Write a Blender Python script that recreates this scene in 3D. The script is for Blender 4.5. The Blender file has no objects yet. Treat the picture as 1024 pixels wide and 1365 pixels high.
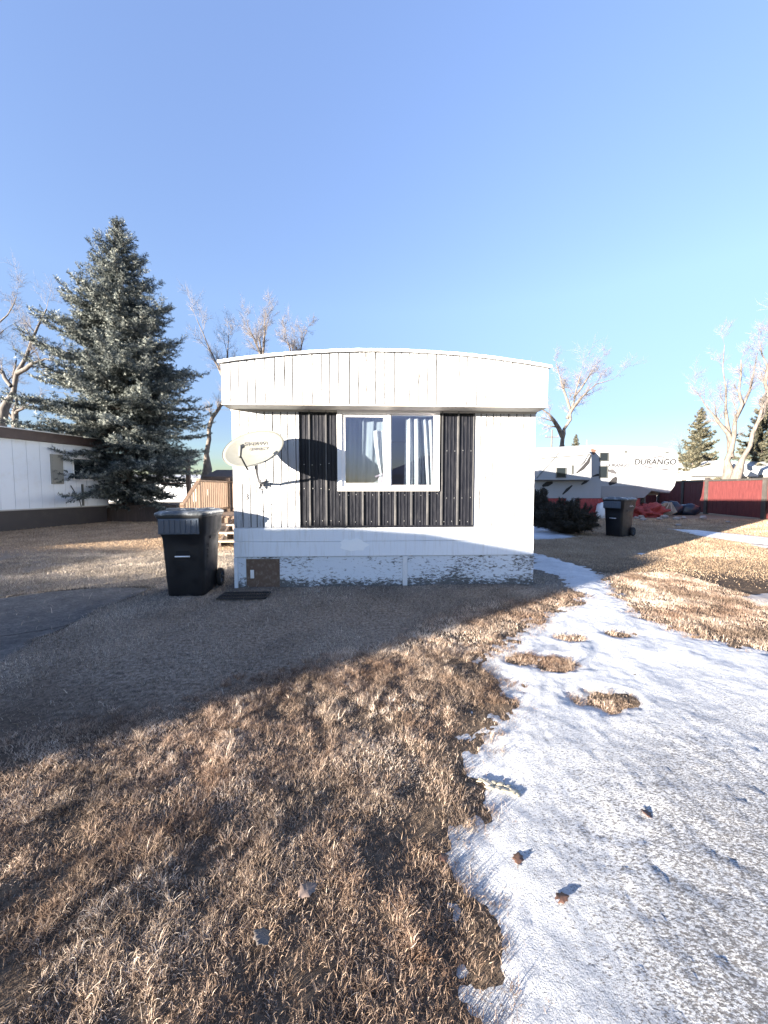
import bpy, math, random
import numpy as np
from mathutils import Vector, Matrix, Euler
random.seed(7); np.random.seed(7)
S = bpy.context.scene; COL = S.collection; R = math.radians

# ------------------------------------------------------------------ camera model helpers
CAMH, FP, PITCH = 1.42, 513.0, math.atan(32.5/513.0)
def ray(x, y):
    u = (x-512)/FP; v = -(y-682.5)/FP
    return Vector((u, math.cos(PITCH)+v*math.sin(PITCH), -math.sin(PITCH)+v*math.cos(PITCH)))
def G(x, y, z=0.0):
    r = ray(x, y); t = (z-CAMH)/r.z
    return (r.x*t, r.y*t)
def A(x, y, Y):
    r = ray(x, y); t = Y/r.y
    return Vector((r.x*t, Y, CAMH+r.z*t))
HC = Vector((0.035, 5.515, 0)); HR = R(2.79)
def W(x, y, off=0.0):
    """a point on the plane of the house front (local x along the wall, local z up), off = distance in front of it"""
    r = ray(x, y); n = Vector((math.sin(HR), -math.cos(HR), 0)); p0 = HC + n*off
    o = Vector((0, 0, CAMH)); t = (p0-o).dot(n)/r.dot(n); p = o+r*t
    return (p-HC).dot(Vector((math.cos(HR), math.sin(HR), 0))), p.z

SUN_AZ, SUN_EL = R(52.5), math.atan(0.118)
SD = Vector((math.sin(SUN_AZ)*math.cos(SUN_EL), math.cos(SUN_AZ)*math.cos(SUN_EL), -math.sin(SUN_EL)))

# ------------------------------------------------------------------ noise
def hash2(ix, iy, seed):
    h = (ix.astype(np.int64)*374761393 + iy.astype(np.int64)*668265263 + seed*974634777) & 0xffffffff
    h = ((h ^ (h >> 13))*1274126177) & 0xffffffff
    h = (h ^ (h >> 16)) & 0xffffffff
    return h/4294967295.0
def vnoise(x, y, seed=0):
    x = np.asarray(x, float); y = np.asarray(y, float)
    ix = np.floor(x); iy = np.floor(y); fx = x-ix; fy = y-iy
    fx = fx*fx*(3-2*fx); fy = fy*fy*(3-2*fy)
    a = hash2(ix, iy, seed); b = hash2(ix+1, iy, seed); c = hash2(ix, iy+1, seed); d = hash2(ix+1, iy+1, seed)
    return (a*(1-fx)+b*fx)*(1-fy)+(c*(1-fx)+d*fx)*fy
def fbm(x, y, seed=0, o=4):
    s = 0; a = 1; t = 0
    for k in range(o):
        s = s+a*vnoise(x*2**k, y*2**k, seed+k*17); t += a; a *= .5
    return s/t
def sstep(a, b, v):
    t = np.clip((v-a)/(b-a), 0, 1); return t*t*(3-2*t)
def sdf(poly, x, y):
    """signed distance, positive inside"""
    x = np.asarray(x, float); y = np.asarray(y, float)
    d = np.full(x.shape, 1e18); inside = np.zeros(x.shape, bool); n = len(poly)
    for i in range(n):
        ax, ay = poly[i]; bx, by = poly[(i+1) % n]
        ex, ey = bx-ax, by-ay; wx, wy = x-ax, y-ay
        t = np.clip((wx*ex+wy*ey)/(ex*ex+ey*ey+1e-12), 0, 1)
        d = np.minimum(d, (wx-t*ex)**2+(wy-t*ey)**2)
        c = ((ay > y) != (by > y)) & (x < (bx-ax)*(y-ay)/((by-ay) if by != ay else 1e-9)+ax)
        inside ^= c
    d = np.sqrt(d); return np.where(inside, d, -d)

# ------------------------------------------------------------------ materials
def mat(name, col=(.5, .5, .5), rough=.6, metal=0, spec=.5):
    m = bpy.data.materials.new(name); m.use_nodes = True
    b = m.node_tree.nodes['Principled BSDF']
    b.inputs['Base Color'].default_value = (*col, 1); b.inputs['Roughness'].default_value = rough
    b.inputs['Metallic'].default_value = metal; b.inputs['Specular IOR Level'].default_value = spec
    return m
class NB:
    def __init__(s, m): s.m = m; s.t = m.node_tree; s.b = s.t.nodes['Principled BSDF']
    def n(s, typ, **k):
        nd = s.t.nodes.new(typ)
        for a, v in k.items(): setattr(nd, a, v)
        return nd
    def l(s, a, b): s.t.links.new(a, b)
    def coord(s, scale=(1, 1, 1), rot=(0, 0, 0), kind='Object'):
        c = s.n('ShaderNodeTexCoord'); mp = s.n('ShaderNodeMapping')
        mp.inputs['Scale'].default_value = scale; mp.inputs['Rotation'].default_value = rot
        s.l(c.outputs[kind], mp.inputs['Vector']); return mp.outputs['Vector']
    def noise(s, vec, scale, detail=4, rough=.6, dist=0):
        n = s.n('ShaderNodeTexNoise'); n.inputs['Scale'].default_value = scale; n.inputs['Detail'].default_value = detail
        n.inputs['Roughness'].default_value = rough; n.inputs['Distortion'].default_value = dist
        s.l(vec, n.inputs['Vector']); return n.outputs['Fac']
    def ramp(s, fac, stops, interp='LINEAR'):
        r = s.n('ShaderNodeValToRGB'); e = r.color_ramp.elements; r.color_ramp.interpolation = interp
        while len(e) < len(stops): e.new(.5)
        for i, (p, c) in enumerate(stops):
            e[i].position = p; e[i].color = (*c, 1) if len(c) == 3 else c
        s.l(fac, r.inputs['Fac']); return r.outputs['Color']
    def mix(s, fac, a, b, mode='MIX'):
        m = s.n('ShaderNodeMix'); m.data_type = 'RGBA'; m.blend_type = mode
        for sock, v in ((m.inputs['Factor'], fac), (m.inputs[6], a), (m.inputs[7], b)):
            if hasattr(v, 'is_output'): s.l(v, sock)
            elif isinstance(v, (int, float)): sock.default_value = v
            else: sock.default_value = (*v, 1)
        return m.outputs[2]
    def math(s, op, a, b=0.0):
        m = s.n('ShaderNodeMath'); m.operation = op
        for i, v in enumerate((a, b)):
            if hasattr(v, 'is_output'): s.l(v, m.inputs[i])
            else: m.inputs[i].default_value = v
        return m.outputs[0]
    def attr(s, name, out='Fac'):
        a = s.n('ShaderNodeAttribute'); a.attribute_name = name; return a.outputs[out]
    def bump(s, h, strength=.4, dist=.01):
        b = s.n('ShaderNodeBump'); b.inputs['Strength'].default_value = strength; b.inputs['Distance'].default_value = dist
        s.l(h, b.inputs['Height']); s.l(b.outputs['Normal'], s.b.inputs['Normal'])
    def col(s, c): s.l(c, s.b.inputs['Base Color'])

def painted(name, col, dirt, amt=.5, sc=3, stretch=(1, 1, 1), rough=.55, bump=.15, fine=60):
    m = mat(name, col, rough); k = NB(m); v = k.coord(stretch)
    f = k.noise(v, sc, 6, .65); r = k.ramp(f, [(.5, (0, 0, 0)), (.8, (1, 1, 1))])
    f2 = k.noise(v, fine, 3, .6)
    fac = k.math('MULTIPLY', r, amt)
    k.col(k.mix(fac, col, dirt)); k.bump(f2, bump, .004)
    return m

M = {}
M['white_paint'] = painted('white_paint', (.78, .82, .87), (.50, .48, .43), .45, 5, (6, 6, .6))
# worn vertical boards: thin cracks and scuffs
m = mat('white_boards', (.8, .8, .8), .6); k = NB(m); v = k.coord((9, 9, .9))
f = k.noise(v, 6, 8, .75); v2 = k.coord((1, 1, 1)); g = k.noise(v2, 1.7, 3)
ff = k.math('ADD', f, k.math('MULTIPLY', k.math('SUBTRACT', g, .5), .25))
k.col(k.ramp(ff, [(.0, (.46, .48, .51)), (.54, (.40, .42, .45)), (.61, (.19, .185, .18)), (.68, (.10, .095, .09))]))
k.bump(f, .25, .006); M['white_boards'] = m
# peeling paint skirting
m = mat('peeling_paint', (.6, .6, .6), .75); k = NB(m); v = k.coord((1, 1, 2.6)); v2 = k.coord((1, 1, 1)); v3 = k.coord((1, 1, 6))
f = k.noise(v, 14, 6, .7, .6); g = k.noise(v2, 1.6, 2); grain = k.noise(v3, 30, 4, .7)
sep = k.n('ShaderNodeSeparateXYZ'); cc = k.n('ShaderNodeTexCoord'); k.l(cc.outputs['Object'], sep.inputs[0])
low = k.math('MULTIPLY', k.math('MAXIMUM', k.math('SUBTRACT', .16, sep.outputs['Z']), 0.0), 1.3)
f1 = k.math('ADD', k.math('ADD', f, k.math('MULTIPLY', k.math('SUBTRACT', g, .5), .45)), low)
fac = k.ramp(f1, [(.54, (0, 0, 0)), (.64, (1, 1, 1))])
wood = k.ramp(grain, [(.3, (.06, .058, .056)), (.6, (.15, .148, .143)), (.8, (.25, .245, .24))])
k.col(k.mix(fac, (.66, .71, .77), wood))
k.bump(k.math('SUBTRACT', 1.0, k.math('MAXIMUM', fac, k.math('MULTIPLY', grain, .4))), .5, .004); M['peeling'] = m
M['groove'] = mat('shaded_grimy_groove', (.075, .073, .072), .9)  # groove floors coloured dark for the shade in the gaps, along with grime
M['soffit'] = painted('soffit_paint', (.42, .41, .38), (.2, .18, .15), .6, 4, (1, 4, 1))
M['vinyl'] = painted('white_vinyl', (.82, .82, .82), (.5, .49, .46), .25, 9, rough=.35, bump=.02)
m = mat('black_metal_siding', (.018, .018, .021), .38); k = NB(m); v = k.coord((1, 1, .25)); f = k.noise(v, 22, 6, .7)
k.col(k.ramp(f, [(.35, (.005, .006, .010)), (.6, (.010, .011, .016)), (.8, (.04, .04, .042))]))
k.l(k.ramp(f, [(.3, (.3, .3, .3)), (.7, (.6, .6, .6))]), k.b.inputs['Roughness']); M['black_siding'] = m
m.node_tree.nodes['Principled BSDF'].inputs['Specular IOR Level'].default_value = .3
M['sunlit_worn_rib'] = painted('sunlit_worn_rib_paint', (.045, .046, .05), (.16, .155, .15), .7, 5, (1, 1, .5), .4, .05)  # scuffed rib paint, lightened also for the low sun catching the ribs
M['screw'] = mat('screw_metal', (.5, .5, .5), .35, .7)
M['roof_metal'] = painted('roof_metal', (.55, .55, .55), (.3, .28, .25), .5, 3, rough=.45)
M['rust'] = painted('rusty_brown_panel', (.13, .085, .06), (.30, .24, .19), .9, 22, (1, 1, .8), .8, .5, 90)
M['dark'] = mat('dark_interior', (.03, .03, .033), .9)
M['room'] = mat('interior_wall', (.30, .28, .25), .9)
m = mat('window_glass', (1, 1, 1)); t = m.node_tree; t.nodes.clear()
o = t.nodes.new('ShaderNodeOutputMaterial'); mx = t.nodes.new('ShaderNodeMixShader'); tr = t.nodes.new('ShaderNodeBsdfTransparent'); gl = t.nodes.new('ShaderNodeBsdfGlossy')
tr.inputs[0].default_value = (.86, .9, .92, 1); gl.inputs['Roughness'].default_value = .01; gl.inputs[0].default_value = (.80, .72, .92, 1)
lw_ = t.nodes.new('ShaderNodeLayerWeight'); lw_.inputs[0].default_value = .5; lw = t.nodes.new('ShaderNodeMath'); lw.operation = 'POWER'; lw.inputs[1].default_value = 4; t.links.new(lw_.outputs['Facing'], lw.inputs[0])
ad = t.nodes.new('ShaderNodeMath'); ad.operation = 'MULTIPLY_ADD'; ad.inputs[1].default_value = 1.0; ad.inputs[2].default_value = .12; ad.use_clamp = True
t.links.new(lw.outputs[0], ad.inputs[0]); t.links.new(ad.outputs[0], mx.inputs[0]); t.links.new(tr.outputs[0], mx.inputs[1]); t.links.new(gl.outputs[0], mx.inputs[2]); t.links.new(mx.outputs[0], o.inputs[0])
M['glass'] = m
M['dark_glass'] = mat('tinted_glass', (.012, .016, .02), .15, 0, .25)
m = mat('curtain_cloth', (.42, .43, .45), .9); k = NB(m); k.b.inputs['Transmission Weight'].default_value = 0; M['curtain'] = m
m = mat('sheer_curtain', (.55, .60, .66), .9); k = NB(m); k.b.inputs['Alpha'].default_value = .38; M['sheer'] = m
M['dish'] = painted('dish_enamel', (.165, .168, .15), (.11, .10, .07), .5, 6, rough=.45, bump=.03)
M['dark_grey'] = mat('dark_grey_metal', (.11, .115, .11), .5, .3)
M['grey_metal'] = mat('grey_metal', (.33, .33, .34), .45, .6)
M['ink'] = mat('grey_lettering', (.02, .02, .022), .7)
M['ink_soft'] = mat('faded_lettering', (.06, .06, .065), .7)
M['cable'] = mat('cable_rubber', (.12, .12, .12), .6)
m = mat('bin_plastic', (.012, .014, .018), .42); k = NB(m); f = k.noise(k.coord(), 7, 5, .7)
k.col(k.ramp(f, [(.35, (.004, .005, .008)), (.65, (.009, .010, .013)), (.85, (.03, .028, .026))])); k.l(k.ramp(f, [(.3, (.3, .3, .3)), (.7, (.6, .6, .6))]), k.b.inputs['Roughness']); M['bin'] = m
m = mat('bin_ribbed_plastic', (.07, .09, .12), .22); M['bin_rib'] = m
m = mat('bin_lid_frosted', (.1, .11, .12), .35); k = NB(m); f = k.noise(k.coord(), 12, 6, .7)
k.col(k.ramp(f, [(.35, (.03, .035, .04)), (.55, (.10, .11, .12)), (.7, (.45, .47, .48))])); M['bin_lid'] = m
M['rubber'] = mat('tyre_rubber', (.015, .015, .016), .8)
m = mat('weathered_timber', (.4, .28, .18), .75); k = NB(m); f = k.noise(k.coord((1, 1, .4)), 9, 6, .7); f2 = k.noise(k.coord((18, 18, 1.5)), 5, 4)
k.col(k.mix(k.math('MULTIPLY', f2, .5), k.ramp(f, [(.3, (.055, .034, .022)), (.6, (.11, .07, .046)), (.8, (.17, .12, .085))]), (.18, .12, .08))); k.bump(f2, .3, .004); M['timber'] = m
M['dark_timber'] = painted('dark_brown_timber', (.07, .05, .042), (.14, .11, .09), .8, 5, (4, 4, .5), .8, .3)
M['brown_trim'] = painted('brown_trim', (.05, .03, .026), (.10, .07, .06), .6, 4)
M['neighbour_white'] = painted('neighbour_white_siding', (.58, .63, .69), (.45, .44, .42), .5, 2, (1, 1, 1))
M['dark_skirt'] = painted('dark_skirting', (.022, .02, .024), (.05, .045, .04), .6, 3)
m = mat('red_boards', (.4, .05, .04), .7); k = NB(m); f = k.noise(k.coord((14, 14, .8)), 3, 5, .7)
k.col(k.ramp(f, [(.25, (.04, .009, .010)), (.5, (.10, .020, .021)), (.7, (.15, .036, .034)), (.85, (.22, .10, .09))])); k.bump(f, .3, .006); M['red'] = m
M['fence_black'] = painted('dark_fence_post', (.045, .04, .038), (.11, .1, .09), .6, 6)
M['rv_white'] = painted('rv_white_fibreglass', (.31, .325, .35), (.24, .24, .235), .3, 2, (1, 1, .6), .3, .01)
M['rv_grey'] = painted('rv_grey_fibreglass', (.24, .245, .26), (.18, .17, .16), .4, 2, (1, 1, .6), .4, .01)
m = mat('red_tarp', (.5, .05, .04), .55); k = NB(m); f = k.noise(k.coord((1, 1, .5)), 5, 6, .7, 1.0)
k.col(k.ramp(f, [(.3, (.18, .02, .02)), (.6, (.33, .04, .036)), (.85, (.42, .13, .11))])); k.bump(f, .8, .06); M['tarp'] = m
M['bag_blue'] = mat('dark_blue_plastic', (.012, .02, .04), .35)
M['bag_white'] = mat('white_plastic', (.7, .7, .7), .5)
M['cardboard'] = painted('pale_cardboard', (.42, .34, .26), (.2, .16, .12), .7, 6)
M['rock'] = painted('field_stone', (.25, .22, .2), (.12, .1, .09), .8, 8, bump=.6, fine=30)
M['blue'] = mat('blue_plastic', (.03, .08, .3), .5)
M['road'] = painted('asphalt', (.06, .06, .06), (.09, .085, .08), .8, 8, bump=.4, fine=120)
M['house_wall'] = painted('pale_house_wall', (.34, .33, .31), (.25, .23, .21), .4, 2)
M['house_roof'] = painted('pale_snowy_roof', (.42, .44, .46), (.26, .25, .24), .5, 2)

def bark(name, a, b):
    m = mat(name, a, .85); k = NB(m); f = k.noise(k.coord((1, 1, .35)), 6, 5, .7)
    k.col(k.ramp(f, [(.35, a), (.65, b)])); k.bump(f, .5, .02); return m
M['bark_pale'] = bark('pale_bark', (.07, .06, .053), (.165, .14, .125))
M['bark_grey'] = bark('grey_bark', (.055, .05, .047), (.14, .125, .115))
M['bark_dark'] = bark('spruce_bark', (.06, .045, .038), (.12, .095, .08))
M['twig'] = mat('twig_bark', (.15, .135, .13), .85)
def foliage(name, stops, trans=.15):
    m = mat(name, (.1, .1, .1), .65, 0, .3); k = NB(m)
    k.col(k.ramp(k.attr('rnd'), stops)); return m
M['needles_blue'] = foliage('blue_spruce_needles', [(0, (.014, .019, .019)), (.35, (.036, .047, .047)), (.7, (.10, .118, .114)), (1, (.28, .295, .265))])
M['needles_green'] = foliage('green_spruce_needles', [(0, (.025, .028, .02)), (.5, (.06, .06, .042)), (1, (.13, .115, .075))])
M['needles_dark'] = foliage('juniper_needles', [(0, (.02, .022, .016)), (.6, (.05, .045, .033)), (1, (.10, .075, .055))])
m = mat('dry_grass', (.3, .22, .14), .7, 0, .25); k = NB(m)
c1 = k.ramp(k.attr('rnd'), [(0, (.058, .045, .037)), (.3, (.20, .15, .115)), (.6, (.43, .335, .26)), (.85, (.70, .59, .485)), (1, (.92, .83, .72))])
pz = k.noise(k.coord(), 1.3, 3, .6)
k.col(k.mix(k.ramp(pz, [(.4, (0, 0, 0)), (.65, (.55, .55, .55))]), c1, k.mix(.55, c1, (.32, .165, .095))))
M['grass'] = m
def translucent(m, fac):
    k = NB(m); t = k.t; out = [n for n in t.nodes if n.type == 'OUTPUT_MATERIAL'][0]; tr = t.nodes.new('ShaderNodeBsdfTranslucent'); mx = t.nodes.new('ShaderNodeMixShader'); mx.inputs[0].default_value = fac
    cl = k.b.inputs['Base Color'].links[0].from_socket; t.links.new(cl, tr.inputs[0]); t.links.new(k.b.outputs[0], mx.inputs[1]); t.links.new(tr.outputs[0], mx.inputs[2]); t.links.new(mx.outputs[0], out.inputs[0])
translucent(m, .35)
m = mat('pale_dry_grass', (.4, .3, .2), .75, 0, .2); k = NB(m)
k.col(k.ramp(k.attr('rnd'), [(0, (.13, .095, .065)), (.4, (.32, .23, .15)), (.8, (.52, .39, .27)), (1, (.66, .54, .40))])); M['grass_pale'] = m; translucent(m, .3)
m = mat('matted_short_grass', (.25, .2, .16), .8, 0, .2); k = NB(m)
k.col(k.ramp(k.attr('rnd'), [(0, (.08, .07, .06)), (.4, (.25, .215, .18)), (.8, (.45, .39, .325)), (1, (.66, .58, .49))])); M['grass_short'] = m

m = mat('lawn_ground', (.15, .11, .08), .95, 0, .1); k = NB(m); v = k.coord()
f = k.noise(v, 30, 8, .75); f2 = k.noise(v, 2.2, 5, .6); fz = k.noise(v, 160, 3, .6)
th = k.ramp(f, [(.3, (.035, .027, .021)), (.5, (.105, .08, .06)), (.7, (.22, .17, .125))])
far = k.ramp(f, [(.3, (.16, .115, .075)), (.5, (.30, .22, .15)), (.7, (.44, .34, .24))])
dirt = k.ramp(f, [(.3, (.028, .021, .017)), (.6, (.07, .052, .04)), (.8, (.13, .10, .08))])
asp = k.ramp(k.math('ADD', k.math('MULTIPLY', f, .6), k.math('MULTIPLY', k.noise(v, 5, 6, .7), .4)), [(.34, (.05, .052, .056)), (.5, (.10, .103, .108)), (.58, (.15, .15, .15)), (.66, (.24, .225, .21))])
gry = k.ramp(f, [(.35, (.06, .053, .046)), (.5, (.19, .165, .14)), (.65, (.34, .30, .26))])
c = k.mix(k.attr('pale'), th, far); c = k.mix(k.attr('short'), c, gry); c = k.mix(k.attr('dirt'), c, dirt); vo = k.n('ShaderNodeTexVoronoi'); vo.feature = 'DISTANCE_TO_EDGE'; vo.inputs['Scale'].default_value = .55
dv = k.n('ShaderNodeMix'); dv.data_type = 'VECTOR'; dv.inputs[0].default_value = .18; k.l(v, dv.inputs[4]); nv = k.n('ShaderNodeTexNoise'); nv.inputs['Scale'].default_value = 2.5; nv.inputs['Detail'].default_value = 5; k.l(v, nv.inputs['Vector']); k.l(nv.outputs['Color'], dv.inputs[5]); k.l(dv.outputs[1], vo.inputs['Vector'])
crk = k.ramp(vo.outputs['Distance'], [(.0, (1, 1, 1)), (.010, (0, 0, 0))])
asp = k.mix(crk, asp, (.015, .014, .013))
c = k.mix(k.attr('drive'), c, asp); c = k.mix(k.math('MULTIPLY', k.attr('rim'), .85), c, (.016, .014, .012))
k.col(k.mix(k.math('MULTIPLY', f2, .25), c, (.08, .06, .045)))
k.bump(k.math('ADD', f, k.math('MULTIPLY', fz, .5)), .8, .02); M['ground'] = m

m = mat('old_snow', (.8, .83, .87), .55, 0, .35); k = NB(m); v = k.coord()
f = k.noise(v, 42, 6, .75); fl = k.noise(v, 2.4, 6, .7); fz = k.noise(v, 190, 3, .65); sp = k.noise(k.coord((1, 2.0, 1), (0, 0, .7)), 70, 5, .8)
s2 = k.math('ADD', sp, k.math('MULTIPLY', k.attr('grit'), .135))
spk = k.ramp(s2, [(.59, (0, 0, 0)), (.67, (1, 1, 1))])
thin = k.attr('thin')
icy = k.ramp(k.math('ADD', f, k.math('MULTIPLY', thin, .5)), [(.58, (0, 0, 0)), (.85, (1, 1, 1))])
c = k.mix(k.ramp(fl, [(.35, (0, 0, 0)), (.65, (.8, .8, .8))]), (.71, .735, .765), (.42, .45, .50)); c = k.mix(k.math('MULTIPLY', k.ramp(fz, [(.35, (1, 1, 1)), (.55, (0, 0, 0))]), .22), c, (.36, .39, .43))
c = k.mix(k.math('MULTIPLY', icy, .6), c, (.40, .385, .37)); c = k.mix(k.math('MULTIPLY', spk, .88), c, (.08, .073, .07)); k.col(c)
k.bump(k.math('ADD', f, k.math('MULTIPLY', fz, .6)), .9, .025); M['snow'] = m

# ------------------------------------------------------------------ mesh helpers
class MB:
    def __init__(s): s.v = []; s.f = []; s.mi = []
    def add(s, vs, fs, mi=0):
        o = len(s.v); s.v += [tuple(p) for p in vs]; s.f += [tuple(i+o for i in f) for f in fs]; s.mi += [mi]*len(fs)
    def box(s, x0, x1, y0, y1, z0, z1, mi=0, mtx=None):
        if x0 > x1: x0, x1 = x1, x0
        if y0 > y1: y0, y1 = y1, y0
        if z0 > z1: z0, z1 = z1, z0
        v = [Vector(p) for p in ((x0, y0, z0), (x1, y0, z0), (x1, y1, z0), (x0, y1, z0), (x0, y0, z1), (x1, y0, z1), (x1, y1, z1), (x0, y1, z1))]
        if mtx: v = [mtx @ p for p in v]
        s.add(v, [(0, 3, 2, 1), (4, 5, 6, 7), (0, 1, 5, 4), (1, 2, 6, 5), (2, 3, 7, 6), (3, 0, 4, 7)], mi)
    def prism(s, poly, y0, y1, mi=0):
        """poly in (x,z), counter-clockwise seen from -y; extruded from y0 to y1"""
        n = len(poly); v = [(x, y0, z) for x, z in poly]+[(x, y1, z) for x, z in poly]
        f = [tuple(range(n)), tuple(range(2*n-1, n-1, -1))]+[(i, i+n, (i+1) % n+n, (i+1) % n) for i in range(n)]
        s.add(v, f, mi)
    def loft(s, rings, cap=True, mi=0):
        n = len(rings[0]); v = [p for r in rings for p in r]; f = []
        for k in range(len(rings)-1):
            for i in range(n): f.append((k*n+i, k*n+(i+1) % n, (k+1)*n+(i+1) % n, (k+1)*n+i))
        if cap: f += [tuple(range(n-1, -1, -1)), tuple(range((len(rings)-1)*n, len(rings)*n))]
        s.add(v, f, mi)
    def tube(s, pts, rad, sides=8, mi=0, cap=True):
        pts = [Vector(p) for p in pts]
        if not hasattr(rad, '__len__'): rad = [rad]*len(pts)
        rings = []; up = None
        for i, p in enumerate(pts):
            d = (pts[min(i+1, len(pts)-1)]-pts[max(i-1, 0)])
            if d.length < 1e-9: d = Vector((0, 0, 1))
            d.normalize()
            if up is None: up = Vector((0, 0, 1)) if abs(d.z) < .9 else Vector((1, 0, 0))
            a = d.cross(up).normalized(); b = d.cross(a).normalized(); up = -b if b.dot(up) < 0 else b
            rings.append([p+(a*math.cos(2*math.pi*k/sides)+b*math.sin(2*math.pi*k/sides))*rad[i] for k in range(sides)])
        s.loft(rings, cap, mi)
    def build(s, name, mats, parent=None, smooth=False, bevel=0, seg=2):
        me = bpy.data.meshes.new(name); me.from_pydata(s.v, [], s.f)
        mats = mats if isinstance(mats, (list, tuple)) else [mats]
        for m in mats: me.materials.append(m)
        if len(mats) > 1: me.polygons.foreach_set('material_index', s.mi)
        if smooth: me.polygons.foreach_set('use_smooth', [True]*len(me.polygons))
        me.validate(); me.update()
        o = bpy.data.objects.new(name, me); COL.objects.link(o)
        if parent: o.parent = parent
        if bevel:
            b = o.modifiers.new('Bevel', 'BEVEL'); b.width = bevel; b.segments = seg; b.limit_method = 'ANGLE'; b.angle_limit = R(40)
        return o
def npmesh(name, V, F, m, parent=None, attrs=None, smooth=False):
    me = bpy.data.meshes.new(name); V = np.asarray(V, np.float32); F = np.asarray(F, np.int32)
    n, kk = F.shape
    me.vertices.add(len(V)); me.vertices.foreach_set('co', V.ravel())
    me.loops.add(n*kk); me.loops.foreach_set('vertex_index', F.ravel())
    me.polygons.add(n); me.polygons.foreach_set('loop_start', np.arange(0, n*kk, kk, dtype=np.int32)); me.polygons.foreach_set('loop_total', np.full(n, kk, np.int32))
    if smooth: me.polygons.foreach_set('use_smooth', np.ones(n, bool))
    for an, av in (attrs or {}).items():
        at = me.attributes.new(an, 'FLOAT', 'POINT'); at.data.foreach_set('value', np.asarray(av, np.float32))
    me.materials.append(m); me.update(calc_edges=True)
    o = bpy.data.objects.new(name, me); COL.objects.link(o)
    if parent: o.parent = parent
    return o
def tag(o, label=None, cat=None, group=None, kind=None):
    if label: o['label'] = label
    if cat: o['category'] = cat
    if group: o['group'] = group
    if kind: o['kind'] = kind
    return o
def thing(name, label, cat, loc=(0, 0, 0), rz=0, group=None):
    o = bpy.data.objects.new(name, None); COL.objects.link(o); o.location = loc; o.rotation_euler = (0, 0, rz)
    o.empty_display_size = .2
    return tag(o, label, cat, group)
def text_mesh(name, body, size, m, parent, loc, rot=(math.pi/2, 0, 0), extrude=.002, sx=1, shear=0, bold=0):
    cu = bpy.data.curves.new(name, 'FONT'); cu.body = body; cu.offset = bold; cu.size = size; cu.extrude = extrude; cu.align_x = 'CENTER'; cu.align_y = 'CENTER'; cu.shear = shear
    tmp = bpy.data.objects.new('tmp', cu); COL.objects.link(tmp)
    bpy.context.view_layer.update()
    me = bpy.data.meshes.new_from_object(tmp.evaluated_get(bpy.context.evaluated_depsgraph_get()))
    COL.objects.unlink(tmp); bpy.data.objects.remove(tmp); bpy.data.curves.remove(cu)
    me.name = name; me.materials.clear(); me.materials.append(m)
    o = bpy.data.objects.new(name, me); COL.objects.link(o); o.parent = parent; o.location = loc; o.rotation_euler = rot; o.scale = (sx, 1, 1)
    return o

# ------------------------------------------------------------------ masks of the yard
def PG(pts): return [G(*p) for p in pts]
SNOW = PG([(700, 733), (745, 742), (795, 757), (816, 767), (826, 777), (870, 818), (930, 842), (1024, 863), (1300, 930), (2200, 1250), (2200, 2000), (440, 2000), (560, 1365), (585, 1240),
           (565, 1190), (540, 1130), (552, 1080), (590, 1050), (580, 1005), (622, 950), (645, 915), (625, 882), (650, 850), (715, 815), (752, 799), (762, 791), (745, 784), (735, 768), (700, 757)])
SNOW2 = PG([(690, 699), (722, 700), (742, 706), (770, 716), (740, 719), (690, 720)])
SNOW3 = PG([(838, 737), (858, 734), (872, 739), (856, 744)])
SNOW4 = PG([(892, 705), (935, 707), (1000, 714), (1060, 720), (1200, 735), (1200, 748), (1030, 734), (985, 722), (940, 716)])
SNOW5 = [(-12.2, 18.2), (-10.0, 17.2), (-7.2, 18.5), (-5.5, 22), (-7, 27), (-16, 27), (-14.5, 21)]
DRIVE = PG([(-400, 815), (0, 794), (90, 785), (205, 782), (160, 800), (110, 822), (60, 846), (0, 878), (-120, 930), (-500, 1010)])
PATH = PG([(840, 775), (900, 768), (985, 772), (1150, 772), (1600, 790), (1600, 900), (1040, 866), (940, 840), (880, 815)])
PAD = PG([(986, 797), (1018, 792), (1100, 790), (1200, 800), (1060, 812), (1010, 806)])
ISLES = [(G(738, 886), .065), (G(700, 880), .04), (G(808, 936), .07), (G(668, 935), .04), (G(762, 850), .03), (G(828, 846), .035)]
def snowmask(x, y):
    nz = (fbm(x*2.2, y*2.2, 5, 4)-.5)*.09+(fbm(x*8, y*8, 9, 4)-.5)*.26+(fbm(x*40, y*40, 10, 3)-.5)*.14
    d = sdf(SNOW, x, y)+nz*np.clip(.45+y*.14, .5, 1.0)
    for (cx, cy), r in ISLES:
        d = np.minimum(d, 2.6*(np.hypot((x-cx)*.75, (y-cy)*1.1)-r*1.0+(fbm(x*11, y*11, 31, 4)-.5)*r*2.4))
    for P in (SNOW2, SNOW3, SNOW4, SNOW5):
        d = np.maximum(d, sdf(P, x, y)+nz*.7)
    # icy leftovers between the grass tufts
    for cx, cy, r in ((*G(590, 1130), .13), (*G(575, 1165), .09), (*G(480, 1300), .05), (*G(420, 1285), .05), (*G(600, 1320), .08), (*G(505, 1345), .06), (*G(630, 985), .08)):
        d = np.maximum(d, (r-np.hypot(x-cx, y-cy))+(fbm(x*14, y*14, 77, 3)-.5)*.12)
    return d
def drivemask(x, y): return sdf(DRIVE, x, y)+(fbm(x*1.7, y*1.7, 41, 4)-.5)*.35
def pathmask(x, y): return sdf(PATH, x, y)+(fbm(x*1.3, y*1.3, 43, 4)-.5)*.6
HOUSE = [(-2.2, 5.38), (2.25, 5.6), (1.5, 22), (-3, 22)]
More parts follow.
